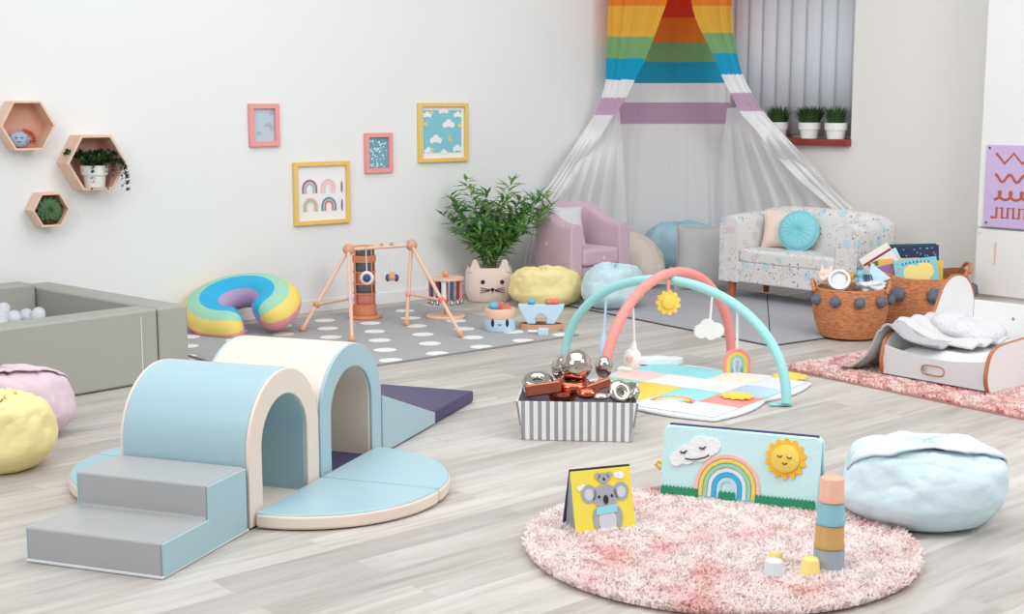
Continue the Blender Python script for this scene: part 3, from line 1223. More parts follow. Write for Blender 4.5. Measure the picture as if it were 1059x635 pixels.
bean_bag('bean_bag', 'yellow bean bag in front of the lilac one at left', p + Vector((-.03, .12, 0)), .185, .17, .325, 'bb_yellow', 45, 40, apex=(.0, -.04), pleat=.07)
p = at(664, 299, .012)
bean_bag('bean_bag', 'beige upright bean bag leaning beside the lilac armchair', p + Vector((.0, .12, 0)), .19, .17, .47, 'bb_beige', 52, 10, apex=(-.05, .06), knot=False, pleat=.02, e=.9, shear=(-.10, .06))


# ================================================================== CUSHIONS
def pillow_mb(w, h, th, seed=1, corner=.08):
    off = Vector((seed * 2.3, seed * 1.1, seed))

    def side(sg):
        def f(u, v):
            x, y = 2 * u - 1, 2 * v - 1
            k = max(0, (1 - abs(x) ** 2.6)) ** .6 * max(0, (1 - abs(y) ** 2.6)) ** .6
            n = noise.noise(Vector((x, y, sg)) * 1.7 + off) * .12 + noise.noise(Vector((x, y, sg)) * 4 + off) * .05
            px = x * (1 - corner * (1 - abs(y) ** 2) * abs(x) ** 3)
            py = y * (1 - corner * (1 - abs(x) ** 2) * abs(y) ** 3)
            return (px * w / 2, sg * th / 2 * k * (1 + n), h / 2 + py * h / 2)
        return f
    return MB().grid(side(-1), 28, 28).grid(side(1), 28, 28)


def cushion(label, loc, w, h, th, m, rz, tilt, seed, roll=0., group='loose cushions'):
    t = thing('cushion', label, 'cushion', loc, 0, group)
    t.rotation_euler = (R(-tilt), R(roll), R(rz))
    pillow_mb(w, h, th, seed).build('cover', m, t, sharp=70)
    b = MB()
    n = 40
    cr = .08
    pts = []
    for i in range(4 * n):
        s_, f = i // n, (i % n) / n * 2 - 1
        x, y = ((f, -1), (1, f), (-f, 1), (-1, -f))[s_]
        px = x * (1 - cr * (1 - abs(y) ** 2) * abs(x) ** 3)
        py = y * (1 - cr * (1 - abs(x) ** 2) * abs(y) ** 3)
        pts.append((px * w / 2, 0, h / 2 + py * h / 2))
    b.tube(pts, .0045, 6, closed=True).build('piping', m, t)
    return t


p = at(727, 300, .012)
cushion('large grey square cushion standing against the misty blue bean bag', p, .42, .48, .19, 'cush_grey', -12, 14, 5)


# ================================================================== UPHOLSTERED SEATS
def ushell(w, d, rc, th, ztop, z0):
    """U-shaped wall open to -y: ztop(f) gives the height, f runs 0..1 from the right arm round the back to the left arm"""
    path = []
    xo, yo = w / 2, d / 2
    n1, n2, n3 = 8, 9, 12
    for i in range(n1):
        path.append(((xo, -yo + (d - rc) * i / n1), (1, 0)))
    for i in range(n2 + 1):
        a = PI / 2 * i / n2
        path.append(((xo - rc + rc * math.cos(a), yo - rc + rc * math.sin(a)), (math.cos(a), math.sin(a))))
    for i in range(1, n3):
        path.append(((xo - rc - (w - 2 * rc) * i / n3, yo), (0, 1)))
    for i in range(n2 + 1):
        a = PI / 2 + PI / 2 * i / n2
        path.append(((-xo + rc + rc * math.cos(a), yo - rc + rc * math.sin(a)), (math.cos(a), math.sin(a))))
    for i in range(1, n1 + 1):
        path.append(((-xo, yo - rc - (d - rc) * i / n1), (-1, 0)))
    N = len(path)
    secs = []
    L = [0]
    for i in range(1, N):
        a, c = path[i - 1][0], path[i][0]
        L.append(L[-1] + math.hypot(a[0] - c[0], a[1] - c[1]))
    for i, ((x, y), (nx, ny)) in enumerate(path):
        f = L[i] / L[-1]
        zt = ztop(f)
        r = th / 2 * .8
        prof = [(0, z0), (0, (z0 + zt) / 2), (0, zt - r)]
        for k in range(1, 6):
            a = PI * k / 6
            prof.append((th / 2 - th / 2 * math.cos(a), zt - r + r * math.sin(a)))
        prof += [(th, zt - r), (th, (z0 + zt) / 2), (th, z0)]
        secs.append([(x - nx * o, y - ny * o, z) for o, z in prof])
    m = len(secs[0])
    b = MB()
    vs = [p for s_ in secs for p in s_]
    fs = []
    for i in range(N - 1):
        for k in range(m - 1):
            fs.append((i * m + k, i * m + k + 1, (i + 1) * m + k + 1, (i + 1) * m + k))
        fs.append((i * m + m - 1, i * m, (i + 1) * m, (i + 1) * m + m - 1))
    fs.append(tuple(range(m)))
    fs.append(tuple((N - 1) * m + k for k in range(m - 1, -1, -1)))
    b.add(vs, fs)
    return b


def smooth(a, b, x):
    x = min(1, max(0, (x - a) / (b - a)))
    return x * x * (3 - 2 * x)


# lilac armchair
AC = at(614, 313, .0)
ar = 43.
fx, fy = math.sin(R(ar)), math.cos(R(ar))
acl = AC + Vector((-fx * .25, fy * .25, .012))
acl = AC + Vector((-.095, .32, .012))
t = thing('tub_armchair', 'small dusty lilac tub armchair with star print under the canopy', 'armchair', acl, ar - 6)


def zt_a(f):
    g = abs(f - .5) * 2
    return .53 + .115 * (1 - smooth(.35, .9, g))


ushell(.54, .50, .16, .105, zt_a, .03).build('backrest', 'lilacvelvet', t, bevel=.012, seg=2)
b = MB()
b.box((0, -.04, .13), (.332, .38, .20))
b.build('base', 'lilacvelvet', t, bevel=.015, seg=3)
b = MB()
b.box((0, -.058, .29), (.332, .40, .12))
b.build('seat_cushion', 'lilacvelvet', t, bevel=.028, seg=4)
for sx in (-1, 1):
    for sy in (-.19, .17):
        MB().lathe([(.016, 0), (.02, .03)], 12, 0, Tr(sx * .19, sy, 0)).build('foot', 'legwood', t)
b = MB()


def star(b, c, r, T):
    pts = []
    for i in range(8):
        rr = r if i % 2 == 0 else r * .38
        pts.append((c[0] + rr * math.cos(PI * i / 4), c[1] + rr * math.sin(PI * i / 4)))
    b.prism(pts, 0, .0012, 0, T)


# stars: on the outer left side, the inside back and the seat front
TL = Matrix.Translation((-.27, 0, 0)) @ Matrix.Rotation(R(-90), 4, 'Z') @ RX90
for c in ((.10, .22), (-.02, .38), (.0, .12)):
    star(b, c, .022, TL)
TS = Matrix.Translation((0, -.259, 0)) @ RX90
star(b, (.02, .285), .02, TS)
TB = Matrix.Translation((0, .143, 0)) @ RX90
for c in ((.11, .50), (-.02, .57)):
    star(b, c, .022, TB)
b.build('star_print', 'star', t)
cl = Matrix.Translation(acl) @ Matrix.Rotation(R(ar - 6), 4, 'Z')
cushion('pale grey square cushion in the lilac armchair', cl @ Vector((-.06, .02, .353)), .27, .28, .11, 'cush_pale', ar - 10, 16, 9, roll=3)

# patterned sofa
S0 = at(756, 307, .012)
su = Vector((math.cos(R(AR)), math.sin(R(AR)), 0))
sv = Vector((-su.y, su.x, 0))
SWD, SDP = 1.14, .50
sloc = S0 - su * .075 - sv * .05 + su * SWD / 2 + sv * SDP / 2
sofa = thing('toddler_sofa', 'small two-seat sofa in pastel rainbow-print cotton on wooden legs', 'sofa', sloc, AR)


def zt_s(f):
    g = abs(f - .5) * 2
    return .59 + .045 * (1 - smooth(.25, .62, g)) - .012 * smooth(.8, 1., g)


ushell(SWD, SDP, .11, .165, zt_s, .115).build('backrest', 'cotton', sofa, bevel=.015, seg=2)
MB().box((0, -.035, .19), (SWD - .02, SDP - .09, .145)).build('base', 'cotton', sofa, bevel=.012, seg=3)
MB().box((0, -.055, .302), (SWD - .335, SDP - .12, .10)).build('seat_cushion', 'cotton', sofa, bevel=.026, seg=4)
for sx in (-1, 1):
    for sy in (-1, 1):
        MB().lathe([(.019, 0), (.031, .122)], 16, 0, Tr(sx * (SWD / 2 - .075), sy * (SDP / 2 - .06), 0)).build('leg', 'legwood', sofa)
sl_ = Matrix.Translation(sloc) @ Matrix.Rotation(R(AR), 4, 'Z')
cushion('peach square cushion at the left end of the patterned sofa', sl_ @ Vector((-.235, .005, .353)), .27, .26, .11, 'cush_peach', AR + 20, 13, 12)
t = thing('round_cushion', 'round aqua button cushion on the patterned sofa', 'cushion', sl_ @ Vector((-.06, -.045, .352)), 0, 'loose cushions')
t.rotation_euler = (R(-14), 0, R(AR + 22))


def rc(sg):
    def f(u, v):
        a = 2 * PI * u
        r = .135 * v
        pl = .007 * math.sin(18 * a) * v * (1 - v) * 4
        z = .055 * max(0, 1 - v ** 3) ** .6 * (1 - .45 * math.exp(-(v / .12) ** 2))
        return (r * math.cos(a), sg * (z + pl * .6), .135 + r * math.sin(a))
    return f


MB().grid(rc(-1), 72, 14, closeu=True).grid(rc(1), 72, 14, closeu=True).build('cover', 'cush_aqua', t, sharp=75)
MB().sphere((0, -.032, .135), (.014, .008, .014), 12, 8).build('button', 'cush_aqua', t)
MB().tube([(.136 * math.cos(a), 0, .135 + .136 * math.sin(a)) for a in [2 * PI * i / 60 for i in range(60)]], .006, 6, closed=True).build('piping', 'cush_aqua', t)

# ================================================================== FLOOR COVERINGS
# grey folding panel mat
MO = at(797, 358.4, .0)
MR = 35.
t = thing('panel_mat', 'grey fabric floor mat of triangular panels under the sofa', 'mat', MO, MR)
q = .75
for i in range(2):
    for j in range(3):
        x0, y0, x1, y1 = i * q, j * q, (i + 1) * q, (j + 1) * q
        if (i + j) % 2 == 0:
            tr = [[(x0, y0), (x1, y0), (x1, y1)], [(x0, y0), (x1, y1), (x0, y1)]]
        else:
            tr = [[(x0, y0), (x1, y0), (x0, y1)], [(x1, y0), (x1, y1), (x0, y1)]]
        for tri in tr:
            cxm = sum(a for a, _ in tri) / 3
            cym = sum(a for _, a in tri) / 3
            k = .985
            MB().prism([(cxm + (x - cxm) * k, cym + (y - cym) * k) for x, y in tri], .003, .012).build('panel', 'matgrey', t, bevel=.003)
MB().box((q, 1.5 * q, .002), (2 * q + .012, 3 * q + .012, .004)).build('backing', 'panel_gap', t)  # dark sheet under the panels, showing in the seams between them
# dotted rug
DO = at(598, 347.3)
t = thing('dotted_rug', 'grey rug with white spots along the left wall', 'rug', DO, 40.5)
MB().box((-1.03, .79, .005), (2.06, 1.58, .010)).build('rug_top', 'rugdots', t, bevel=.003)
b = MB()
b.tube([(-2.06, 0, .006), (0, 0, .006), (0, 1.58, .006), (-2.06, 1.58, .006)], .006, 6, closed=True)
b.build('binding', mat('grey_rug_binding', (150, 151, 153), .9), t)


def pile(inside, bx, n, ln, seed, base_z, wd=.006):
    rg = np.random.default_rng(seed)
    x = rg.uniform(bx[0], bx[2], n * 2)
    y = rg.uniform(bx[1], bx[3], n * 2)
    k = inside(x, y)
    x, y = x[k][:n], y[k][:n]
    n = len(x)
    # clumps: tufts near each other lean the same way
    fa = np.sin(x * 31 + 2 * np.sin(y * 23)) * 2.6 + np.cos(y * 37 + x * 11) * 2.4 + rg.normal(0, 1.1, n)
    lean = rg.uniform(.25, .9, n)
    L = ln * rg.uniform(.6, 1.15, n)
    dx, dy = np.cos(fa) * lean * L, np.sin(fa) * lean * L
    dz = L * np.sqrt(np.clip(1.15 - lean ** 2, .12, 1)) * .8
    sx, sy = -np.sin(fa + rg.normal(0, .5, n)) * wd, np.cos(fa) * wd
    P = np.zeros((n, 5, 3))
    P[:, 0] = np.stack([x - sx * .8, y - sy * .8, np.full(n, base_z)], 1)
    P[:, 1] = np.stack([x + sx * .8, y + sy * .8, np.full(n, base_z)], 1)
    P[:, 2] = np.stack([x + sx + dx * .45, y + sy + dy * .45, base_z + dz * .75], 1)
    P[:, 3] = np.stack([x - sx + dx * .45, y - sy + dy * .45, base_z + dz * .75], 1)
    P[:, 4] = np.stack([x + dx, y + dy, base_z + dz * .95], 1)
    me = bpy.data.meshes.new('pile')
    me.vertices.add(n * 5)
    me.vertices.foreach_set('co', P.reshape(-1))
    base = np.arange(n)[:, None] * 5
    loops = (base + np.array([[0, 1, 2, 3, 3, 2, 4]])).reshape(-1)
    me.loops.add(n * 7)
    me.loops.foreach_set('vertex_index', loops.astype(np.int32))
    me.polygons.add(n * 2)
    st = (np.arange(n)[:, None] * 7 + np.array([[0, 4]])).reshape(-1)
    tt = np.tile([4, 3], n)
    me.polygons.foreach_set('loop_start', st.astype(np.int32))
    me.polygons.foreach_set('loop_total', tt.astype(np.int32))
    me.update(calc_edges=True)
    me.validate()
    return me


def add_pile(me, m, parent):
    me.materials.append(m)
    o = bpy.data.objects.new('pile', me)
    col.objects.link(o)
    o.parent = parent
    o['kind'] = 'stuff'
    return o


# round pink rug
RO = Vector(((at(547, 555).x + at(946, 572).x) / 2, 4.02, 0))
RRAD = .60
t = thing('round_rug', 'round fluffy pale pink rug in the foreground', 'rug', RO, 0)
MB().lathe([(0, .001), (RRAD - .02, .001), (RRAD - .015, .006), (RRAD - .02, .010), (0, .010)], 64).build('backing', 'rugback', t)
add_pile(pile(lambda x, y: x * x + y * y < (RRAD - .004) ** 2, (-.6, -.6, .6, .6), 120000, .030, 5, .009, .0034),
         pile_mat('pale_pink_shag', (255, 247, 246), (255, 241, 239), (250, 214, 211), 4.), t)
# rectangular pink rug
PK = at(805, 381.5)
t = thing('pink_rug', 'rectangular mottled pink shaggy rug under the toy bed', 'rug', PK, -54)
MB().box((1.1, .52, .004), (2.2, 1.04, .008)).build('backing', mat('rug_backing_edge', (176, 130, 124), .9), t)
add_pile(pile(lambda x, y: (x > .008) & (y > .008), (0, 0, 2.19, 1.03), 75000, .024, 9, .007, .0045),
         pile_mat('mottled_pink_shag', (252, 236, 232), (248, 216, 212), (238, 182, 180), 5.), t)

# ================================================================== RAINBOW CUSHION
RCp = at(250, 350)
t = thing('rainbow_cushion', 'curved rainbow-striped floor cushion by the left wall', 'cushion', RCp + Vector((-.055, .12, .012)), 0)
cols = ['rpink', 'ryellow', 'rmint', 'rblue', 'rlilac']
# local: arc lies in a tilted plane; opening faces to the right front
RA = .195
TUB = .103
cols_n = 5
TT = Matrix.Translation((.015, .10, .140)) @ Matrix.Rotation(R(-24), 4, 'Z') @ Matrix.Rotation(R(26), 4, 'X')


def rb_pt(s, w):
    """s along the arc 0..1, w angle round the tube"""
    a = R(-62 + 0 + s * (0)) if False else R(-34 + s * 332)
    rad = RA
    ends = min(1, .55 + .45 * min(1, min(s, 1 - s) / .05) ** .5)
    tr = TUB * ends
    rr = rad + tr * 1.15 * math.cos(w)
    return Vector((rr * math.cos(a) * 1.22, rr * math.sin(a) * .95, tr * 1.0 * math.sin(w)))


w_edges = [-95, 2, 50, 88, 138, 265]
for i, m in enumerate(cols):
    b = MB()

    def f(u, v, i=i):
        w0, w1 = R(w_edges[i]), R(w_edges[i + 1])
        return rb_pt(u, w0 + (w1 - w0) * v)
    b.grid(f, 64, 9, 0, TT)
    for e_ in (0, 1):
        c0 = TT @ rb_pt(e_, R(0)).lerp(rb_pt(e_, R(180)), .5)
        vs = [TT @ rb_pt(e_, R(w_edges[i] + (w_edges[i + 1] - w_edges[i]) * k / 8)) for k in range(9)] + [c0]
        b.add(vs, [(k, k + 1, 9) for k in range(8)])
    o = b.build('stripe', m, t, sharp=60)
    o['label'] = ['pink', 'yellow', 'mint', 'bright blue', 'lilac'][i] + ' stripe'

# ================================================================== WOODEN BABY GYM
def cyl_between(b, p, q, r, n=10, mi=0):
    return b.tube([p, q], r, n, mi)


gz = .010
gA = Vector((-.975, 8.17, 0))
TLb = dep(360.4, 258, 8.17)
TRb = dep(425.5, 253.4, 8.33)
f_ln = at(364, 351, gz + .017)
f_lf = at(313, 340, gz + .017)
f_rn = at(476.5, 346, gz + .017)
f_rf = at(420.5, 334, gz + .017)
base = Vector(((f_ln + f_rf) / 2)[:2] + (0,))
t = thing('wooden_baby_gym', 'wooden baby gym A-frame with hanging toys on the spotted rug', 'baby gym', base, 0)


def L_(p):
    return Vector(p) - base


b = MB()
cyl_between(b, L_(TLb), L_(TRb), .011)
b.build('crossbar', 'beech', t)
for ft, tb, mid, mc in ((f_ln, TLb, .56, 'lilacpanel'), (f_lf, TLb, .70, 'cup_mustard'), (f_rn, TRb, .63, 'toyred'), (f_rf, TRb, .63, 'rpink')):
    b = MB()
    cyl_between(b, L_(ft), L_(tb), .0115)
    lg = b.build('leg', 'beech', t)
    MB().sphere(L_(ft), .021, 16, 10).build('foot_ball', 'beadwood', lg)
    MB().sphere(L_(tb.lerp(ft, mid)), .021, 16, 10).build('joint_ball', mc, lg)
for a, c, m1, m2 in ((f_ln, f_lf, .56, .70), (f_rn, f_rf, .63, .63)):
    tb = TLb if a is f_ln else TRb
    b = MB()
    cyl_between(b, L_(tb.lerp(a, m1)), L_(tb.lerp(c, m2)), .009)
    b.build('rung', 'beech', t)
for tb in (TLb, TRb):
    MB().sphere(L_(tb), .036, 20, 14).build('top_ball', 'beadwood', t)
for f_ in (.28, .52, .68):
    p = TLb.lerp(TRb, f_) + Vector((0, 0, .014))
    MB().sphere(L_(p), .012, 12, 8).build('peg', 'beadwood' if f_ < .6 else 'cup_grey', t)
# ring rattle
pr = TLb.lerp(TRb, .27)
pt_ = dep(379.5, 287.5, pr.y)
tt = thing('ring_rattle', 'white wooden ring with grey ball hanging from the baby gym', 'hanging toy', pt_, 0)
b = MB()
b.tube([(.032 * math.cos(a), 0, .032 * math.sin(a)) for a in [2 * PI * i / 32 for i in range(32)]], .011, 10, closed=True)
b.build('ring', 'white', tt)
MB().sphere((0, -.008, 0), .024, 16, 12).build('ball', 'cup_grey' if 0 else 'cardblue', tt)
b = MB()
b.tube([(0, 0, .04), (pr.x - pt_.x, pr.y - pt_.y, pr.z - pt_.z + .012)], .003, 6)
b.build('cord', 'white', tt)
# hanging bell-bird
pr = TLb.lerp(TRb, .70)
pt_ = dep(405.5, 286, pr.y)
tt = thing('wooden_bell', 'wooden bell with grey wings hanging from the baby gym', 'hanging toy', pt_, 0)
MB().lathe([(.0, -.026), (.02, -.024), (.026, -.005), (.016, .018), (.006, .03), (0, .032)], 18).build('bell', 'beadwood', tt)
for sx in (-1, 1):
    MB().sphere((sx * .026, 0, -.008), (.016, .016, .024), 12, 8).build('wing', 'cardblue', tt)
b = MB()
b.tube([(0, 0, .03), (pr.x - pt_.x, pr.y - pt_.y, pr.z - pt_.z + .012)], .0025, 6)
b.build('cord', 'white', tt)

# sensory tower behind it
p = at(377.5, 329, gz)
t = thing('sensory_tower', 'stacked wooden tower with red and smoky see-through drums behind the baby gym', 'toy', p, 0)
MB().lathe([(0, 0), (.105, 0), (.108, .012), (.10, .024), (0, .024)], 36).build('base', 'orangewood', t)
zz = .024
segs = [('orangewood', .075, .07), ('redclear', .068, .062), ('orangewood', .073, .012), ('smoke', .068, .05), ('orangewood', .073, .012), ('redclear', .068, .062), ('orangewood', .073, .012), ('smoke', .068, .055),
        ('orangewood', .075, .045), ('smoke', .066, .045), ('orangewood', .07, .012)]
for m, r, h in segs:
    nm = 'wooden_band' if m == 'orangewood' else ('red_drum' if m == 'redclear' else 'smoky_drum')
    MB().lathe([(0, zz), (r, zz), (r, zz + h - .001), (0, zz + h - .001)], 32).build(nm, m, t, bevel=.003)
    zz += h
for i in range(4):
    a = PI / 4 + PI / 2 * i
    MB().tube([(.074 * math.cos(a), .074 * math.sin(a), .09), (.074 * math.cos(a), .074 * math.sin(a), zz - .02)], .006, 8).build('upright', 'orangewood', t)

# bell carousel
p = at(461, 328.5, gz)
t = thing('bell_carousel', 'wooden stand with hanging coloured strips and bells beside the cat planter', 'toy', p, 0)
MB().lathe([(0, 0), (.122, 0), (.126, .012), (.118, .022), (0, .022)], 40).build('base', 'beech', t)
MB().tube([(0, 0, .02), (0, 0, .27)], .013, 12).build('pole', 'orangewood', t)
MB().lathe([(0, .245), (.118, .245), (.120, .252), (.118, .259), (0, .259)], 40).build('disc', 'beech', t)
MB().sphere((0, 0, .285), .024, 16, 12).build('knob', 'beadwood', t)
sc_ = ['dkstrip', 'rpink', 'paper', 'palepink', 'nvstrip', 'paper', 'rlilac', 'toyred', 'nvstrip', 'dkstrip', 'white', 'cardblue', 'dkstrip', 'rpink']
for i, m in enumerate(sc_):
    a = 2 * PI * i / len(sc_) + .2
    x, y = .104 * math.cos(a), .104 * math.sin(a)
    b = MB(Tr(x, y, 0) @ Matrix.Rotation(a + PI / 2, 4, 'Z'))
    b.box((0, 0, .185), (.022, .006, .118))
    s_ = b.build('strip', m, t, bevel=.001)
    bl = MB().lathe([(.0, .092), (.012, .092), (.013, .102), (.008, .114), (.003, .122), (0, .122)], 12, 0, Tr(x, y, 0)).build('bell', 'steel', s_)

# ================================================================== CAT PLANTER AND PLANT
CPp = at(505.5, 313.5)
t = thing('cat_planter', 'blush cat-faced planter with ears and whiskers holding the leafy plant', 'planter', CPp + Vector((0, .15, 0)), 3)
b = MB()
pw, ph_ = .168, .235


def cpf(u, v):
    a = 2 * PI * u
    c, s = math.cos(a), math.sin(a)
    se = .62
    r = 1.0 - .10 * abs(2 * v - 1) ** 2.4 - .06 * (1 - v) ** 6
    x = pw * math.copysign(abs(c) ** se, c) * r
    y = .14 * math.copysign(abs(s) ** se, s) * r
    return (x, y, .002 + ph_ * v)


b.grid(cpf, 56, 16, closeu=True)
b.grid(lambda u, v: tuple(Vector(cpf(u, 1)) * (1, .91, .62)[0] if 0 else Vector((cpf(u, 1 - .3 * v)[0] * .9, cpf(u, 1 - .3 * v)[1] * .9, ph_ - .09 * v))), 56, 4, closeu=True)
b.grid(lambda u, v: (cpf(u, 1)[0] * (1 - .1 * v), cpf(u, 1)[1] * (1 - .1 * v), ph_ + .002), 56, 2, closeu=True)
n0 = len(b.v)
b.add([cpf(i / 56, 0) for i in range(56)], [tuple(range(55, -1, -1))])
b.build('pot', 'planter', t, sharp=60)
for sx in (-1, 1):
    b = MB()
    b.prism([(sx * .098 - .048, ph_ - .03), (sx * .098 + .048, ph_ - .03), (sx * .104 + .016, ph_ + .062), (sx * .100 - .012, ph_ + .062)], .075, .118, 0, RX90)
    b.build('ear', 'planter', t, bevel=.012, seg=3)
MB().prism([(.13 * math.cos(2 * PI * i / 24), .105 * math.sin(2 * PI * i / 24)) for i in range(24)], ph_ - .06, ph_ - .03).build('soil', 'soil', t)
b = MB()
fy_ = -.142
for sx in (-1, 1):
    b.sphere((sx * .066 + .018, fy_, .145), (.014, .006, .015), 14, 10)
    for k in (-1, 0, 1):
        b.tube([(sx * .018 + .018, fy_ - .003, .088 + k * .004), (sx * .085 + .018, fy_ - .001, .088 + k * .018)], .0022, 6)
b.sphere((.018, fy_ - .001, .093), (.014, .007, .011), 14, 10)
b.tube([(.018, fy_ - .003, .09), (.018, fy_ - .003, .068)], .0025, 6)
fc = b.build('face', 'black', t)
# leafy plant
PLp = CPp + Vector((0, .15, .185))
t = thing('leafy_plant', 'tall bushy bamboo-leaved plant growing in the cat-faced planter', 'plant', PLp, 0)
rnd = random.Random(99)
b = MB()
leafb = []
tips = [(-.30, .05, .50), (-.20, -.05, .62), (-.12, .08, .44), (-.05, -.08, .46), (.04, .06, .46), (.10, -.05, .60), (.17, .05, .50), (.26, 0, .50), (.36, .02, .44), (-.34, .0, .38), (.30, -.05, .36), (0., .1, .40), (.0, -.1, .34),
        (-.24, -.08, .30), (.20, -.09, .34), (-.15, .1, .3), (.14, .1, .36), (-.10, -.1, .28), (.08, -.1, .26)]
for tx, ty, tz in tips + [(-.27, .06, .42), (.22, .1, .44), (.33, .04, .52), (-.06, .1, .52), (.12, .1, .30)]:
    tx, tz = tx * .93 + .045, tz * .97
    st = MB()
    p0 = Vector((rnd.uniform(-.04, .04), rnd.uniform(-.03, .03), -.0))
    p1 = Vector((tx * .35, ty * .5, tz * .6))
    p2 = Vector((tx, ty, tz))
    pts = []
    for k in range(9):
        f = k / 8
        pts.append(p0 * (1 - f) ** 2 + p1 * 2 * f * (1 - f) + p2 * f * f)
    st.tube(pts, [.0045 - .0035 * k / 8 for k in range(9)], 6)
    st.build('stalk', 'stem', t)
    for k in range(24):
        f = .30 + .70 * (k / 19) ** .8
        i = min(7, int(f * 8))
        q = pts[i].lerp(pts[i + 1], f * 8 - i)
        for _ in range(2):
            a = rnd.uniform(0, 2 * PI)
            d = Vector((math.cos(a), math.sin(a) * .8, rnd.uniform(-.35, .9)))
            leafb.append((q, d, rnd.uniform(.08, .135), rnd.uniform(.011, .017)))
lb = MB()
for q, d, L, W in leafb:
    leaflet(lb, q, d, L, W)
lb.build('foliage', 'leaf', t, recalc=False)

# ================================================================== SMALL TOYS ON THE RUG
p = at(517, 345.5, .0)
t = thing('cake_shape_sorter', 'round toy with a sleepy face, pale blue below, peach above, on the rug', 'toy', p + Vector((0, .085, .01)), 0)
MB().lathe([(0, 0), (.088, 0), (.092, .006), (.092, .075), (0, .075)], 40).build('lower_drum', 'toyblue', t, bevel=.003)
MB().lathe([(0, .076), (.090, .076), (.092, .082), (.092, .128), (.088, .135), (.074, .135), (.07, .12), (0, .12)], 40).build('upper_drum', 'ply', t)
b = MB()
for sx in (-1, 1):
    T0 = Matrix.Rotation(sx * R(28), 4, 'Z') @ Tr(0, -.0925, .055)
    b.sphere((0, 0, 0), (.011, .003, .024), 12, 10, 0, T0)
b.build('eye_print', 'black', t)
b = MB()
b.tube([(-.01, -.0935, .05), (0, -.0945, .044), (.01, -.0935, .05)], .0025, 6)
b.build('mouth_print', 'black', t)
for k, (dx, dy, m, sh, lab) in enumerate(((-.036, -.02, 'toymid', 0, 'round blue wooden block on the cake toy'), (.03, -.025, 'toyred', 1, 'coral triangular block on the cake toy, at right'), (.0, .03, 'toyred', 2, 'coral cube block at the back of the cake toy'))):
    T0 = Tr(dx, dy, 0)
    b = MB()
    if sh == 0:
        b.sphere((dx, dy, .150), (.032, .032, .026), 18, 12)
    elif sh == 1:
        b.prism([(-.03, 0), (.034, 0), (.02, .046)], -.02, .02, 0, Tr(dx, dy, .122) @ RX90)
    else:
        b.box((dx, dy, .144), (.042, .042, .042))
    o = b.build('toy_block', m, None, bevel=.004 if sh else 0, loc=p + Vector((0, .085, .01)))
    tag(o, lab, 'block', 'blocks on the cake toy')

p = at(560, 343, .0)
t = thing('ball_bench_toy', 'pale blue toy bench with arched legs on a wooden tray beside the yellow bean bag', 'toy', p + Vector((0, .06, .008)), -4)
prf = [(.136 * math.cos(a), .074 * math.sin(a)) for a in [2 * PI * i / 48 for i in range(48)]]
MB().prism(prf, 0, .016).ring(prf, [(x * .93, y * .88) for x, y in prf], .016, .034).build('tray', 'beadwood', t, bevel=.002)
top = [(-.14, .150), (.14, .150), (.134, .128), (.08, .034), (.036, .034)] + arc(0, .062, .034, -30, 210, 14) + [(-.036, .034), (-.08, .034), (-.134, .128)]
MB().prism(top, -.036, .036, 0, RX90).build('bench', 'toyblue', t, bevel=.004)
for k, (x, m, lab) in enumerate(((-.06, 'toymid', 'blue wooden ball on the toy bench'), (.045, 'orangewood', 'orange wooden ball on the toy bench, left of the coral one'), (.082, 'toyred', 'coral wooden ball at the right end of the toy bench'))):
    o = MB().sphere((0, 0, 0), (.026, .026, .018), 16, 10).build('wooden_ball', m, None, loc=t.location + Vector((x, -.004, .1665)))
    tag(o, lab, 'ball', 'balls on the toy bench')
p = at(562, 347.5, .0)
t = thing('toy_mallet', 'small pale toy mallet lying in front of the toy bench', 'toy', p + Vector((0, -.0, .0)), -8)
MB().box((0, 0, .026), (.062, .04, .042)).build('head', 'toyblue', t, bevel=.006)
b = MB()
b.tube([(-.03, 0, .026), (-.09, .01, .024)], .009, 10)
b.build('handle', 'white', t)

# ================================================================== PLAY GYM
B1 = at(813, 421)
B0 = Vector((.27, 6.86, 0))
P0 = Vector((.405, 5.98, 0))
P1 = Vector((1.13, 6.86, 0))
GC = (B0 + B1 + P0 + P1) / 4
GC.z = 0
ga = math.degrees(math.atan2((B1 - P0).y, (B1 - P0).x))
t = thing('play_gym_arches', 'padded baby gym arches, coral and aqua, crossing over the patchwork mat', 'baby gym', GC, 0)


def arch_pts(a, c, h, n=40):
    pts = []
    for i in range(n + 1):
        th = PI * i / n
        s = .5 - .5 * math.cos(th)
        pts.append(a.lerp(c, s) + Vector((0, 0, .02 + h * math.sin(th) ** .92)))
    return pts


apx = arch_pts(B0, B1, .50)
apk = arch_pts(P0, P1, .535)
MB().tube([q - GC for q in apx], .0225, 14).build('aqua_arch', 'aqua', t)
MB().tube([q - GC for q in apk], .024, 14).build('coral_arch', 'coral', t)
for q, m in ((B1, 'turq'), (P0, 'coral')):
    MB().box((q.x - GC.x - .02, q.y - GC.y + .02, .008), (.10, .035, .008), 0).build('corner_tab', m, t, bevel=.003)
b = MB()
mid = apx[20].lerp(apk[20], .5)
b.tube([apx[20] - GC + Vector((0, 0, .024)), apk[20] - GC + Vector((0, 0, .024))], .012, 8)
b.build('tie', 'coral', t)
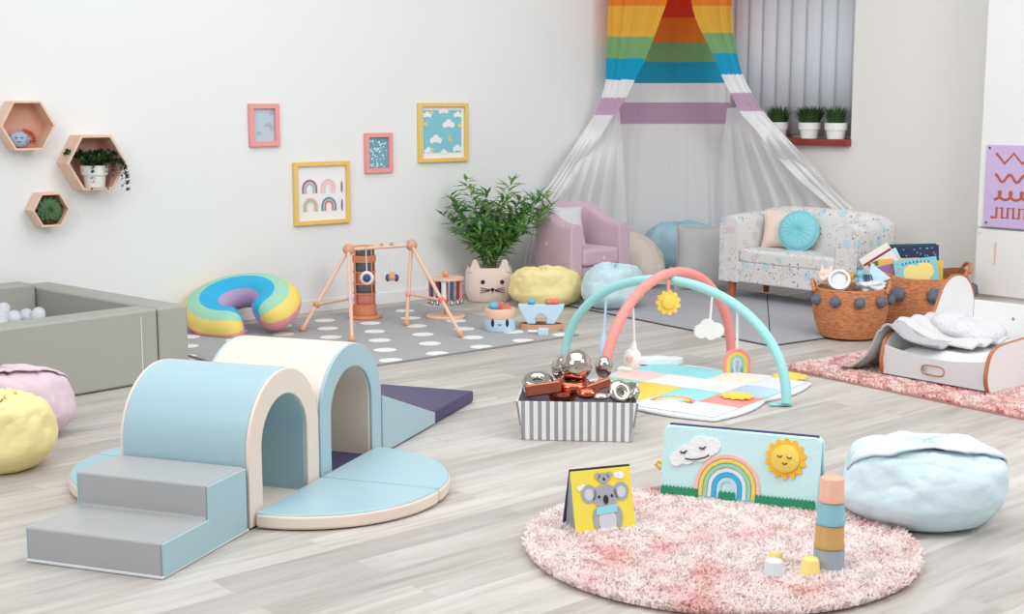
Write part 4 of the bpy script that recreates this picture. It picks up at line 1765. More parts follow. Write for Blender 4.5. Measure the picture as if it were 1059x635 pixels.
# patchwork mat
MX, MY = .52, .475
MRZ = 53.
mo = at(743, 440, .0)
ex_ = Vector((math.cos(R(MRZ)), math.sin(R(MRZ)), 0))
ey_ = Vector((-ex_.y, ex_.x, 0))
t = thing('patchwork_mat', 'padded patchwork play mat with scalloped pale edges under the arches', 'mat', mo + ex_ * MX + ey_ * MY, MRZ)
mat_empty = t
pc = [['lightgreyc', 'coral', 'skyc', 'lightgreyc'], ['whitec', 'turq', 'whitec', 'creamc'], ['sunc', 'sunc', 'whitec', 'turq'], ['whitec', 'mintc', 'palepink', 'turq']]
ol = []
for sd_ in range(4):
    ax_, ay_ = (MX, MY) if sd_ % 2 == 0 else (MY, MX)
    for i in range(48):
        f = -1 + 2 * i / 48
        k = .035 * abs(math.sin((f + 1) * PI * 1.0)) - .035
        x, y = f * (ax_ - .035), -(ay_ + k)
        for _ in range(sd_):
            x, y = -y, x
        ol.append((x, y))
MB().prism(ol, .002, .0165).build('border', 'lightgreyc', t, bevel=.007, seg=3)
for j in range(4):
    for i in range(4):
        wx, wy = 2 * (MX - .05) / 4, 2 * (MY - .05) / 4
        cx_, cy_ = -MX + .05 + wx * (i + .5), -MY + .05 + wy * (j + .5)

        def qf(u, v, cx_=cx_, cy_=cy_):
            x, y = 2 * u - 1, 2 * v - 1
            return (cx_ + x * wx / 2, cy_ + y * wy / 2, .0185 + .012 * (1 - x ** 4) * (1 - y ** 4))
        MB().grid(qf, 10, 10).build('patch', pc[j][i], t, sharp=80)
TM = Tr(-MX + .18, -MY + .33, .030) @ Matrix.Rotation(R(-MRZ - 8), 4, 'Z')
rb_ = MB()
for i, m in enumerate(('coral', 'sunc', 'skyc')):
    ro, ri = .10 - i * .024, .10 - (i + 1) * .024 + .003
    rb_.strip(arc(0, 0, ro, 0, 180, 18), arc(0, 0, ri, 0, 180, 18), 0, .004, i, TM)
rb_.build('rainbow_applique', ['coral', 'sunc', 'skyc'], mat_empty)
cb_ = MB()
cb_.prism(blob([(-.07, 0, .045), (0, .012, .055), (.075, 0, .045)]), 0, .03, 0, Tr(MX - .10, MY - .10, .026) @ Matrix.Rotation(R(-MRZ), 4, 'Z'))
cb_.build('cloud_pillow', 'whitec', mat_empty, bevel=.012, seg=3)


def sun_flower(label, loc, r, rz=0, tiltx=0):
    t = thing('cloth_sun', label, 'cloth toy', loc, rz, 'cloth suns of the play gym')
    t.rotation_euler = (R(tiltx), 0, R(rz))
    MB().prism(scallop(r, 11, r * .28), 0, .008).build('rays', 'sunc', t, bevel=.003)
    MB().lathe([(0, -.004), (r * .62, -.002), (r * .7, .006), (r * .6, .016), (r * .3, .02), (0, .02)], 28).build('disc', 'sunc', t)
    return t


sun_flower('yellow cloth sun lying on the coral patch of the play mat', at(762, 410, .034), .062)
q = at(817, 390, .020)
sun_flower('yellow cloth sun lying flat at the mat edge, right of the aqua arch', q, .070)
q = dep(691, 313, 6.32)
tsun = sun_flower('yellow cloth sun hanging from the top of the arches', q, .048, 0, 88)
b = MB()
b.tube([(0, .052, 0), (0, .105, .0)], .008, 8)
b.build('loop', 'coral', tsun)


def hang(name, label, px, py, top, y, build):
    q = dep(px, py, y)
    t = thing(name, label, 'hanging toy', q, 0, 'toys hanging from the play gym')
    build(t, top - q)
    return t


def near_arch(pts, px):
    best = min(pts, key=lambda q: abs(CX + FPX * q.x / (q.y * cp - (q.z - CAMH) * sp) - px))
    return best


def h_drop(t, d):
    MB().lathe([(.0, -.085), (.010, -.085), (.026, -.035), (.024, .0), (.014, .05), (.006, .07), (0, .07)], 16).build('drop', 'skyc', t)
    MB().tube([(0, 0, .065), Vector((.006, 0, (d.z + .065) / 2)), d], .0065, 8).build('strap', 'skyc', t)


ta = near_arch(apx[:20], 626)
hang('cloth_raindrop', 'pale blue cloth raindrop hanging from the left of the aqua arch', 624.5, 357, ta, ta.y, h_drop)


def h_bunny(t, d):
    MB().sphere((0, 0, 0), (.042, .028, .052), 18, 12).build('body', 'whitec', t)
    MB().sphere((-.014, -.024, .004), (.018, .01, .022), 12, 8).build('face', 'palepink', t)
    b = MB()
    for x, z in ((-.02, .008), (-.006, .008), (-.013, -.003)):
        b.sphere((x, -.0335, z), .0035, 8, 6)
    b.build('eyes', 'coral', t)
    MB().tube([(.004, 0, .045), (.008, 0, .085)], [.018, .007], 10).build('neck', 'whitec', t)
    MB().tube([(.008, 0, .08), d], .006, 8).build('strap', 'whitec', t)
    MB().sphere((-.03, 0, -.048), (.04, .028, .014), 14, 8).build('skirt', 'whitec', t)


ta = near_arch(apk[:20], 653)
hang('cloth_bunny', 'white cloth animal with small pink face hanging from the coral arch', 654, 371, ta, ta.y - .0, h_bunny)


def h_cloud(t, d):
    b = MB()
    b.prism(blob([(-.04, -.008, .034), (-.005, .012, .042), (.04, -.002, .036), (.01, -.02, .03)]), -.016, .016, 0, RX90)
    b.build('cloud', 'whitec', t, bevel=.012, seg=3)
    MB().tube([(0.005, 0, .04), d], .006, 8).build('strap', 'whitec', t)


ta = near_arch(apk[21:], 737)
hang('cloth_cloud', 'white cloth cloud hanging under the coral arch', 733, 341, ta, ta.y - .02, h_cloud)


def h_rain(t, d):
    b = MB()
    ms = ['coral', 'sunc', 'mintc', 'skyc']
    for i in range(4):
        ro, ri = .062 - i * .014, .062 - (i + 1) * .014
        po = [(ro, -.05)] + arc(0, 0, ro, 0, 180, 16) + [(-ro, -.05)]
        pi_ = [(ri, -.05)] + arc(0, 0, ri, 0, 180, 16) + [(-ri, -.05)]
        b.strip(po, pi_, -.014, .014, i, RX90)
    b.build('rainbow', ms, t, bevel=.003)
    MB().tube([(0, 0, .058), d], .007, 8).build('strap', 'whitec', t)


ta = near_arch(apx[21:], 764)
hang('cloth_rainbow', 'small cloth rainbow hanging from the right of the aqua arch', 762, 374, ta, ta.y, h_rain)

# ================================================================== STRIPED BOX OF SHINY SHAPES
BXl, BXr = at(539.5, 455), at(654, 457.5)
bw = (BXr - BXl).length
ba = math.degrees(math.atan2(BXr.y - BXl.y, BXr.x - BXl.x))
bc = (BXl + BXr) / 2
bT = Matrix.Translation(bc) @ Matrix.Rotation(R(ba), 4, 'Z')
bd, bh, fl = .33, .165, .022
t = thing('striped_storage_box', 'grey and white striped fabric box full of shiny shapes', 'box', bc, ba)
x0, x1 = -bw / 2, bw / 2
th = .008
for nm, vs in (('front_panel', [(x0, 0, .002), (x1, 0, .002), (x1 + fl, -fl, bh), (x0 - fl, -fl, bh)]),
               ('back_panel', [(x1, bd, .002), (x0, bd, .002), (x0 - fl, bd + fl, bh + .012), (x1 + fl, bd + fl, bh + .012)])):
    sg = 1 if nm == 'front_panel' else -1
    off = Vector((0, th * sg, 0))
    v2 = [Vector(v) + off for v in vs]
    b = MB()
    b.add([Vector(v) for v in vs] + v2, [(0, 1, 2, 3), (7, 6, 5, 4), (0, 4, 5, 1), (1, 5, 6, 2), (2, 6, 7, 3), (3, 7, 4, 0)])
    o = b.build(nm, ['boxstripe', 'boxin'], t)
    for pgon in o.data.polygons:
        if (pgon.normal.y * sg) > .5:
            pgon.material_index = 1
bsm = stripes_mat('grey_white_ticking_side', (240, 239, 238), (160, 160, 162), .0335, axis='Y', duty=.53)
for sx in (-1, 1):
    xa, xb = (x0, x0 - fl) if sx < 0 else (x1, x1 + fl)
    vs = [(xa, 0, .002), (xa, bd, .002), (xb, bd + fl, bh + .008), (xb, -fl, bh)]
    v2 = [Vector(v) + Vector((-sx * th, 0, 0)) for v in vs]
    b = MB()
    b.add([Vector(v) for v in vs] + v2, [(0, 1, 2, 3), (7, 6, 5, 4), (0, 4, 5, 1), (1, 5, 6, 2), (2, 6, 7, 3), (3, 7, 4, 0)])
    o = b.build('side_panel', [bsm, 'boxin'], t)
    for pgon in o.data.polygons:
        if pgon.normal.x * -sx > .5:
            pgon.material_index = 1
MB().box((0, bd / 2, .007), (bw - .01, bd - .01, .01)).build('bottom', 'boxin', t)
GSh = 'shiny shapes in the striped box'


def bl(px, py, lz, ly):
    """world point inside the box at local depth ly"""
    r = _ray(px, py)
    n = Vector((-math.sin(R(ba)), math.cos(R(ba)), 0))
    o = Vector((0, 0, CAMH))
    tt_ = (n.dot(bc) + ly - n.dot(o)) / n.dot(r)
    return o + r * tt_


def shiny(name, label, q, m, mb, bevel=0., rot=(0, 0, 0), cat='sensory shape'):
    o = mb.build(name, m, None, bevel=bevel, seg=3, loc=q, rot=rot, sharp=60)
    return tag(o, label, cat, GSh)


def donut(R_, r_, sq=.6):
    b = MB()
    b.grid(lambda u, v: ((R_ + r_ * math.cos(2 * PI * v)) * math.cos(2 * PI * u), (R_ + r_ * math.cos(2 * PI * v)) * math.sin(2 * PI * u), r_ * sq * math.sin(2 * PI * v)), 36, 17, closeu=True)
    return b


shiny('mirror_ball', 'largest silver mirror ball on top of the striped box', bl(595.7, 378, 0, .15), 'chrome', MB().sphere((0, 0, 0), .066, 36, 22))
shiny('mirror_ball', 'silver mirror ball half hidden behind the largest one', bl(584, 381, 0, .27), 'chrome', MB().sphere((0, 0, 0), .058, 32, 20))
shiny('mirror_ball', 'smaller upright silver mirror ball at the back right of the box', bl(624.5, 379.5, 0, .27), 'chrome', MB().sphere((0, 0, 0), (.039, .039, .047), 28, 18))
shiny('copper_block', 'copper mirror block at the left front of the striped box', bl(561, 402.5, 0, .07), 'copper', MB().box((0, 0, 0), (.148, .085, .052)), .010, (R(-14), R(-7), R(6)))
shiny('mirror_ring', 'silver mirror donut at the back left of the box', bl(556, 394, 0, .22), 'chrome', donut(.042, .026), 0, (R(22), 0, 0))
shiny('copper_ring', 'copper mirror donut under the largest mirror ball', bl(592, 397, 0, .13), 'copper', donut(.044, .030, .8), 0, (R(8), 0, 0))
shiny('copper_block', 'ridged copper block right of the largest mirror ball', bl(617, 399.5, 0, .09), 'copper', MB().box((0, 0, 0), (.112, .066, .038)), .009, (R(-18), R(-14), R(24)))
shiny('copper_block', 'copper mirror pebble beneath the ridged copper block', bl(607, 407, 0, .05), 'copper', MB().sphere((0, 0, 0), (.048, .036, .026), 24, 16))
shiny('mirror_pebble', 'flat silver pebble at the front of the box', bl(621, 410, 0, .05), 'chrome', MB().sphere((0, 0, 0), (.040, .034, .019), 24, 16))
shiny('mirror_ring', 'silver mirror donut standing at the right front of the box', bl(641, 406, 0, .08), 'chrome', donut(.032, .021, .9), 0, (R(62), R(10), R(20)))
shiny('mirror_pebble', 'silver pebble wedged in the right corner of the box', bl(656, 408, 0, .07), 'chrome', MB().sphere((0, 0, 0), (.020, .030, .034), 20, 14), 0, (0, R(24), 0))
shiny('copper_block', 'dark copper disc lying deep in the middle of the box', bl(582, 408, 0, .10), 'copper', MB().lathe([(0, -.02), (.055, -.02), (.06, 0), (.055, .02), (0, .02)], 28))
b = MB()
b.box((0, bd / 2, .055), (bw - .03, bd - .035, .085))
b.build('filler_cloth', 'boxin', t, bevel=.02)

# ================================================================== CLOTH BOOK WITH CLOUD, RAINBOW, SUN
kb0, kb1 = at(683, 516), at(846, 534)
kb_a = math.degrees(math.atan2(kb1.y - kb0.y, kb1.x - kb0.x))
kw = (kb1 - kb0).length
kc = (kb0 + kb1) / 2
t = thing('cloth_play_book', 'large pale aqua soft play book standing open like a tent on the round rug', 'soft book', kc + Vector((0, 0, .012)), kb_a)
kh = .247
lean = R(13)
KF = Matrix.Rotation(-lean, 4, 'X')


def soft_panel(w, h, th, mats, name, parent, T):
    b = MB()
    rr = .022
    pts = []
    for cx_, cy_, a0 in ((w / 2 - rr, rr, -90), (w / 2 - rr, h - rr, 0), (-w / 2 + rr, h - rr, 90), (-w / 2 + rr, rr, 180)):
        pts += arc(cx_, cy_, rr, a0, a0 + 90, 6)
    b.prism(pts, 0, th, 0, T @ RX90)
    return b.build(name, mats, parent, bevel=.007, seg=3)


fp = soft_panel(kw, kh, .022, 'bookaqua', 'front_panel', t, KF)
bt = MB()
top_y = math.sin(lean) * kh
KB = Matrix.Translation((0, 2 * top_y + .03, 0)) @ Matrix.Rotation(lean, 4, 'X')
soft_panel(kw, kh, .022, 'bookaqua', 'back_panel', t, KB)
b = MB()
b.tube([(-kw / 2 + .015, top_y + .008, math.cos(lean) * kh - .004), (kw / 2 - .015, top_y + .008, math.cos(lean) * kh - .004)], .010, 10)
b.build('spine', 'navy', t)
PF = KF @ RX90
F0 = .0225
# coordinates on the panel: x -kw/2..kw/2, y 0..kh
cl_ = MB().prism(blob([(-.195 + .012, .150, .034), (-.135, .174, .044), (-.095, .187, .028), (-.215, .132, .026)]), F0, F0 + .006, 0, PF).build('cloud', 'whitec', fp, bevel=.002)
b = MB()


def on_panel(pts, r, lift=.008):
    return [PF @ Vector((x, y, F0 + lift)) for x, y in pts]


b = MB()
b.tube(on_panel([(-.186, .137), (-.165, .135), (-.14, .139), (-.115, .148), (-.103, .156)], .002), .0022, 6)
for ex, ey in ((-.193, .162), (-.128, .182)):
    b.tube(on_panel([(ex - .012, ey - .003), (ex, ey - .006), (ex + .012, ey + .002)], .002), .0022, 6)
    for k in (-1, 0, 1):
        b.tube(on_panel([(ex + k * .006, ey - .005), (ex + k * .006 - .001, ey - .011)], .002), .0014, 5)
b.build('cloud_face', 'black', cl_)
b = MB()
SXm, SYm = .155, .168
b.prism([(SXm + x, SYm + y) for x, y in scallop(.054, 14, .016)], F0, F0 + .006, 0, PF)
sn = b.build('sun_rays', 'sunf', fp)
b = MB()
b.lathe([(0, 0), (.046, 0), (.046, .010), (.040, .014), (0, .015)], 36, 0, PF @ Tr(SXm, SYm, F0 + .004))
b.build('sun_disc', 'sunc', sn)
b = MB()
for ex, ey in ((-.018, .006), (.014, .004)):
    b.tube(on_panel([(SXm + ex - .008, SYm + ey + .004), (SXm + ex, SYm + ey - .002), (SXm + ex + .008, SYm + ey + .003)], 0, .020), .0018, 5)
b.tube(on_panel([(SXm - .008, SYm - .014), (SXm, SYm - .019), (SXm + .008, SYm - .013)], 0, .020), .0018, 5)
b.build('sun_face', 'black', sn)
rms = ['rpink', 'bookaqua', 'cup_yellow', 'mintc', 'whitec', 'rblue', 'lightgreyc', 'sunc']
rms = ['palepink', 'sunc', 'mintc', 'lightgreyc', 'rblue', 'skyc']
rms[0] = mat('soft_pink_felt', (246, 190, 180), .85, bump=.2, bscale=100)
b = MB()
for i, m in enumerate(rms):
    ro, ri = .112 - i * .0155, .112 - (i + 1) * .0155 + .003
    po = [(ro, -.035)] + arc(0, 0, ro, 0, 180, 24) + [(-ro, -.035)]
    pi_ = [(ri, -.035)] + arc(0, 0, ri, 0, 180, 24) + [(-ri, -.035)]
    b.strip([(x - .035, y + .052) for x, y in po], [(x - .035, y + .052) for x, y in pi_], F0, F0 + .005, i, PF)
b.build('rainbow', rms, fp)
b = MB()


def grass_strip(b, xa, xb):
    n = int((xb - xa) / .012) * 2
    pts = [(xa, .006)]
    pts += [(xb, .006)]
    for i in range(n, -1, -1):
        pts.append((xa + (xb - xa) * i / n, .034 + (.007 if i % 2 else 0)))
    b.prism(pts, F0, F0 + .007, 0, PF)


grass_strip(b, -kw / 2 + .006, -.133)
b.build('grass_strip', 'grass', fp)
b = MB()
grass_strip(b, .062, kw / 2 - .008)
b.build('grass_strip', 'grass', fp)
b = MB()
grass_strip(b, -.062, -.004)
b.build('grass_strip', 'grass', fp)
b = MB()
b.tube([(-kw / 2 + .004, .03, .10), (-kw / 2 - .018, .03, .112), (-kw / 2 - .028, .03, .10), (-kw / 2 - .012, .03, .088), (-kw / 2 + .004, .03, .095)], .006, 8)
b.build('ribbon_tag', 'sunf', t)

# ================================================================== BOARD BOOK WITH KOALA
q0, q1 = at(596, 556, .012), at(658, 549, .012)
q0.z = q1.z = 0
ka = math.degrees(math.atan2(q1.y - q0.y, q1.x - q0.x))
bw_ = (q1 - q0).length
bc_ = (q0 + q1) / 2
t = thing('koala_board_book', 'yellow board book with a koala standing open on the round rug', 'book', bc_ + Vector((0, 0, .012)), ka)
bh_ = .205
ln_ = R(16)
KF2 = Matrix.Rotation(-ln_, 4, 'X')
fpn = MB().box((0, .002, bh_ / 2), (bw_, .004, bh_), 0, KF2).build('front_cover', 'cardy', t, bevel=.0015)
ty2 = math.sin(ln_) * bh_
KB2 = Matrix.Translation((0, 2 * ty2 + .012, 0)) @ Matrix.Rotation(ln_, 4, 'X')
MB().box((0, -.002, bh_ / 2), (bw_, .004, bh_), 0, KB2).build('back_cover', 'cardblue', t, bevel=.0015)
for k in (1, 2, 3):
    f = k / 4
    KK = Matrix.Translation((0, (2 * ty2 + .012) * f, 0)) @ Matrix.Rotation(-ln_ * (1 - 2 * f), 4, 'X')
    MB().box((0, 0, bh_ / 2 - .002), (bw_ - .006, .003, bh_ - .012), 0, KK).build('page', 'cardedge', t)
b = MB()
b.tube([(-bw_ / 2, ty2 + .006, bh_ * math.cos(ln_) + .001), (bw_ / 2, ty2 + .006, bh_ * math.cos(ln_) + .001)], .005, 8)
b.build('spine', 'black', t)
KP = KF2 @ RX90
g0 = .0005


def kdraw(name, m, polys, lift):
    b = MB()
    for p_ in polys:
        b.prism(p_, g0 + lift, g0 + lift + .0009, 0, KP)
    return b.build(name, m, fpn)


def el(x, y, rx, ry, n=28):
    return [(x + rx * math.cos(2 * PI * i / n), y + ry * math.sin(2 * PI * i / n)) for i in range(n)]


kx = .008
kdraw('koala_print', 'koala', [el(kx, .118, .044, .038), el(kx - .055, .130, .026, .029), el(kx + .055, .130, .026, .029)], .001)
kdraw('arm_print', 'koala', [el(kx - .037, .05, .012, .032)], .001)
kdraw('arm_print', 'koala', [el(kx + .04, .05, .012, .032)], .001)
kdraw('inner_ear_print', 'koalal', [el(kx - .055, .128, .015, .018)], .002)
kdraw('inner_ear_print', 'koalal', [el(kx + .055, .128, .015, .018)], .002)
kdraw('belly_print', 'koalal', [el(kx, .042, .03, .042)], .002)
kdraw('baby_koala_print', 'koala', [el(kx, .176, .020, .016), el(kx - .02, .184, .010, .010), el(kx + .02, .184, .010, .010)], .0022)
kdraw('nose_print', 'black', [el(kx, .108, .0085, .014), el(kx - .022, .118, .004, .005), el(kx + .022, .118, .004, .005), el(kx, .172, .004, .005)], .0032)
kdraw('scarf_print', 'scarf', [[(kx - .038, .062), (kx + .034, .066), (kx + .036, .092), (kx - .034, .086)]], .0036)
kdraw('cloud_print', 'paper', [blob([(kx + .045, .182, .010), (kx + .058, .180, .012)])], .0008)
kdraw('cloud_print', 'paper', [blob([(kx - .085, .150, .008), (kx - .072, .152, .010)])], .0008)
kdraw('foot_print', 'white', [el(kx - .02, .012, .014, .009)], .003)
kdraw('foot_print', 'white', [el(kx + .02, .012, .014, .009)], .003)

# ================================================================== STACKING CUPS
def cup(label, loc, r0, r1, h, m, up=False, group='stacking cups'):
    t = MB()
    w = .003
    prof = [(0, h), (r1 - .004, h), (r1, h - .004), (r0 - .002, .012), (r0, .010), (r0 + .001, 0), (r0 - w, 0), (r1 - w, h - w), (0, h - w)]
    if up:
        prof = [(r, h - z) for r, z in prof]
    t.lathe(prof, 40)
    o = t.build('stacking_cup', m, None, loc=loc, sharp=50)
    return tag(o, label, 'cup', group)


cpz = .022
cb = at(860.5, 592, cpz)
cb = cb + Vector((0, .045, 0))
hs = [.064, .069, .067, .070]
z = cpz
cup('grey stacking cup at the bottom of the tower on the round rug', cb + Vector((0, 0, z)) - Vector((0, 0, cpz)), .047, .044, .064, 'cup_grey')
z += .0642
cup('mustard stacking cup, second from the bottom of the tower', Vector((cb.x, cb.y, z)), .044, .041, .069, 'cup_mustard')
z += .0692
cup('dusty blue stacking cup, third from the bottom of the tower', Vector((cb.x + .001, cb.y, z)), .041, .0375, .066, 'cup_blue')
z += .0662
cup('salmon pink stacking cup on top of the tower', Vector((cb.x + .002, cb.y, z)), .0375, .034, .070, 'cup_pink')
q = at(802, 598, cpz)
cup('pale grey stacking cup lying low at the front of the round rug', q + Vector((0, .03, 0)), .029, .026, .044, 'cup_pale')
q = at(840, 597, cpz)
cup('small soft yellow stacking cup in front of the tower', q + Vector((0, .03, 0)), .0295, .024, .047, 'cup_yellow')
q = at(805, 586, cpz)
cup('small yellow stacking cup half hidden behind the pale grey cup', q + Vector((.0, .04, 0)), .022, .019, .032, 'cup_yellow')

# ================================================================== BASKETS
def basket(label, c, r, h, handles, seed, npom, pomz, pa0=0., bulge=.06, wave=.0):
    t = thing('woven_basket', label, 'basket', c, 0, 'woven baskets with pompoms')
    b = MB()
    prof = []
    rows = 26
    for i in range(rows * 2 + 1):
        f = i / (rows * 2)
        rr = r * (.80 + .20 * math.sin(min(1, f * 1.35) * PI / 2) + bulge * math.sin(f * PI) - .02 * f)
        prof.append((rr + (.0035 if i % 2 else 0), f * h))
    inner = [(x - .012, z) for x, z in reversed(prof[4:])]
    full = [(0, 0)] + prof + inner + [(0, .03)]

    def f(u, v):
        i = v * (len(full) - 1)
        k = min(len(full) - 2, int(i))
        fr = i - k
        rr = full[k][0] * (1 - fr) + full[k + 1][0] * fr
        z = full[k][1] * (1 - fr) + full[k + 1][1] * fr
        a = 2 * PI * u
        z2 = z + wave * (z / h) ** 4 * max(0, abs(math.cos(a)) - .6) / .4
        rr *= 1 + .012 * math.sin(a * 3 + seed) * (z / h)
        return (rr * math.cos(a), rr * math.sin(a), .001 + z2)
    b.grid(f, 72, len(full), closeu=True)
    b.build('body', 'wick', t, sharp=70)
    for a in handles:
        a = R(a)
        d = Vector((math.cos(a), math.sin(a), 0))
        s = Vector((-d.y, d.x, 0))
        rr = r * .985
        pts = []
        for i in range(13):
            th = PI * i / 12
            pts.append(d * (rr + .018 * math.sin(th)) + s * (.075 * math.cos(th)) + Vector((0, 0, h - .02 + wave + .055 * math.sin(th))))
        MB().tube(pts, .012, 8).build('handle', 'wick', t, sharp=70)
    for i in range(npom):
        a = R(pa0) + 2 * PI * i / npom
        rr = r * 1.0 + .018
        c_ = Vector((rr * math.cos(a), rr * math.sin(a), pomz))
        rp = .031 if npom > 9 else .045
        b = MB()

        def pf(u, v, c_=c_, rp=rp):
            aa, pp = 2 * PI * u, PI * v
            d = Vector((math.cos(aa) * math.sin(pp), math.sin(aa) * math.sin(pp), -math.cos(pp)))
            k = rp * (1 + .28 * noise.noise(d * 6 + Vector((i, seed, 0))) + .15 * noise.noise(d * 14 + Vector((i, seed, 4))))
            return c_ + d * k
        b.grid(pf, 22, 14, closeu=True)
        b.build('pompom', 'pom', t, sharp=80)
    return t


K1 = at(886, 354.5) + Vector((0, .185, .012))
basket('nearer woven basket with grey pompoms, holding baby toys', K1, .205, .285, (166, 346), 3, 10, .222, -90)
K2 = Vector((2.53, 8.34, .0))
basket('rear woven basket with grey pompoms, holding picture books', K2, .290, .31, (2, 182), 6, 9, .215, -90, wave=.03)

# books in the rear basket
GBk = 'picture books in the rear basket'


def book(label, pxl, pyl, pxr, pyr, h, th, Y, cov, lean_, seed, motif, spine=None):
    """cover's top edge runs between the two photo points at depth Y"""
    a, c = dep(pxl, pyl, Y), dep(pxr, pyr, Y)
    w = (c - a).length
    roll = math.atan2(c.z - a.z, c.x - a.x)
    t = thing('picture_book', label, 'book', (a + c) / 2, 0, GBk)
    t.matrix_world = Matrix.Translation((a + c) / 2) @ Matrix.Rotation(-roll, 4, 'Y') @ Matrix.Rotation(R(-lean_), 4, 'X')
    MB().box((0, th / 2, -h / 2), (w, .004, h)).box((0, -th / 2, -h / 2), (w, .004, h)).box((-w / 2 + .002, 0, -h / 2), (.004, th, h)).build('cover', cov, t, bevel=.0015)
    MB().box((.002, 0, -h / 2), (w - .012, th - .005, h - .008)).build('pages', 'paper', t)
    if motif:
        motif(t, w, h, -th / 2 - .0022)
    return t


def flatT(y):
    return Matrix.Translation((0, y, 0)) @ RX90


def m_dots(t, w, h, y):
    rnd = random.Random(5)
    for i in range(16):
        MB().prism(el(rnd.uniform(-w * .44, w * .44), -rnd.uniform(.012, h * .3), .005, .005, 8), 0, .001, 0, flatT(y)).build('star_mark', 'toymid', t)


def m_title(t, w, h, y):
    # a row of small dark letter-like strokes, red and white dots, a pale yellow lower band
    b = MB()
    n = 8
    for i in range(n):
        x = -w * .30 + w * .60 * i / (n - 1)
        z = -.028 + .008 * math.sin(PI * i / (n - 1))
        b.prism([(x - .006, z - .008), (x - .002, z + .008), (x + .002, z + .008), (x + .006, z - .008), (x + .003, z - .008), (x, z + .001), (x - .003, z - .008)], 0, .001, 0, flatT(y))
    b.build('title_lettering', 'navy', t)
    MB().prism(blob([(-.03, -.085, .05), (.05, -.08, .055), (.02, -.11, .06)]), 0, .0008, 0, flatT(y)).build('yellow_picture', 'cup_yellow', t)
    rnd = random.Random(8)
    b = MB()
    for i in range(12):
        b.prism(el(rnd.choice((-1, 1)) * rnd.uniform(w * .34, w * .46), -rnd.uniform(.015, .12), .004, .004, 8), 0, .001, 0, flatT(y))
    b.build('dot_print', 'toyred', t)


def m_circle(t, w, h, y):
    MB().prism(el(w * .12, -.05, .032, .032), 0, .001, 0, flatT(y)).build('red_circle', 'toyred', t)
    MB().prism(el(w * .12, -.05, .014, .014), .001, .002, 0, flatT(y)).build('pink_circle', 'palepink', t)


def m_farm(t, w, h, y):
    MB().prism([(-w / 2 + .004, -.055), (w / 2 - .004, -.055), (w / 2 - .004, -.040), (-w / 2 + .004, -.040)], 0, .001, 0, flatT(y)).build('dark_band', 'dkstrip', t)
    MB().prism(el(-w * .15, -.075, .022, .016), .001, .002, 0, flatT(y)).build('green_picture', 'grass', t)
    MB().prism(el(-w * .27, -.085, .012, .012), .001, .002, 0, flatT(y)).build('red_picture', 'toyred', t)


by = K2.y
cov_white = mat('white_book_cover', (236, 232, 226), .5)
cov_purple = mat('dusty_purple_book_cover', (150, 112, 150), .5)
cov_aqua = mat('aqua_book_cover', (132, 206, 216), .5)
cov_yel = mat('yellow_book_cover', (240, 206, 84), .5)
cov_dk = mat('midnight_blue_book_cover', (44, 54, 88), .5)
cov_green = mat('deep_green_book_cover', (34, 92, 92), .5)
cov_or = mat('apricot_book_cover', (240, 186, 110), .5)
book('midnight blue picture book with tiny stars standing at the back of the rear basket', 922, 254.5, 970.5, 253.0, .23, .014, by + .14, cov_dk, 5, 1, m_dots)
book('deep green picture book just behind the midnight blue one', 920, 252.6, 968, 251.6, .22, .012, by + .165, cov_green, 5, 2, None)
book('white picture book tilted up at the left of the rear basket', 888, 268.5, 917, 250.5, .20, .014, by + .05, cov_white, 10, 3, m_farm)
book('pale aqua picture book behind the tilted white one in the rear basket', 895, 271, 926, 256, .18, .012, by + .08, 'bookaqua', 8, 4, None)
book('yellow picture book at the right of the rear basket', 930, 269, 975, 269.5, .20, .014, by - .005, cov_yel, 8, 5, None)
book('apricot picture book lying across behind the aqua one', 908, 268, 950, 266.5, .18, .012, by + .03, cov_or, 8, 6, None)
book('dusty purple picture book with a red circle at the front of the rear basket', 904, 277, 938, 268.5, .17, .014, by - .035, cov_purple, 10, 7, m_circle)
book('aqua picture book with yellow picture and lettering at the front of the rear basket', 923.5, 270, 968, 265, .19, .014, by - .065, cov_aqua, 11, 8, m_title)

# toys in the nearer basket
GTy = 'baby toys in the nearer basket'
k1z = K1.z
q = dep(868, 290, K1.y - .05)
t = thing('toy_drum', 'round white toy tambourine in the nearer basket', 'toy', q, 0, GTy)
t.rotation_euler = (R(62), 0, R(-14))
MB().lathe([(.045, -.018), (.062, -.02), (.066, 0), (.062, .02), (.05, .022), (.046, .012)], 36, cap=False).build('rim', 'white', t)
MB().lathe([(0, -.004), (.05, -.004), (.05, .004), (0, .004)], 32).build('skin', 'cup_pale', t)
q = dep(886, 288, K1.y - .02)
t = thing('soft_blue_toy', 'crumpled blue and mustard cloth toy in the middle of the nearer basket', 'toy', q, 0, GTy)
b = MB()


def crump(c, r, sd):
    def f(u, v):
        a, p = 2 * PI * u, PI * v
        d = Vector((math.cos(a) * math.sin(p), math.sin(a) * math.sin(p), -math.cos(p)))
        k = 1 + .5 * noise.noise(d * 1.8 + Vector((sd, 0, 0))) + .2 * noise.noise(d * 5 + Vector((sd, 2, 0)))
        return Vector(c) + Vector((d.x * r[0], d.y * r[1], d.z * r[2])) * k
    return f


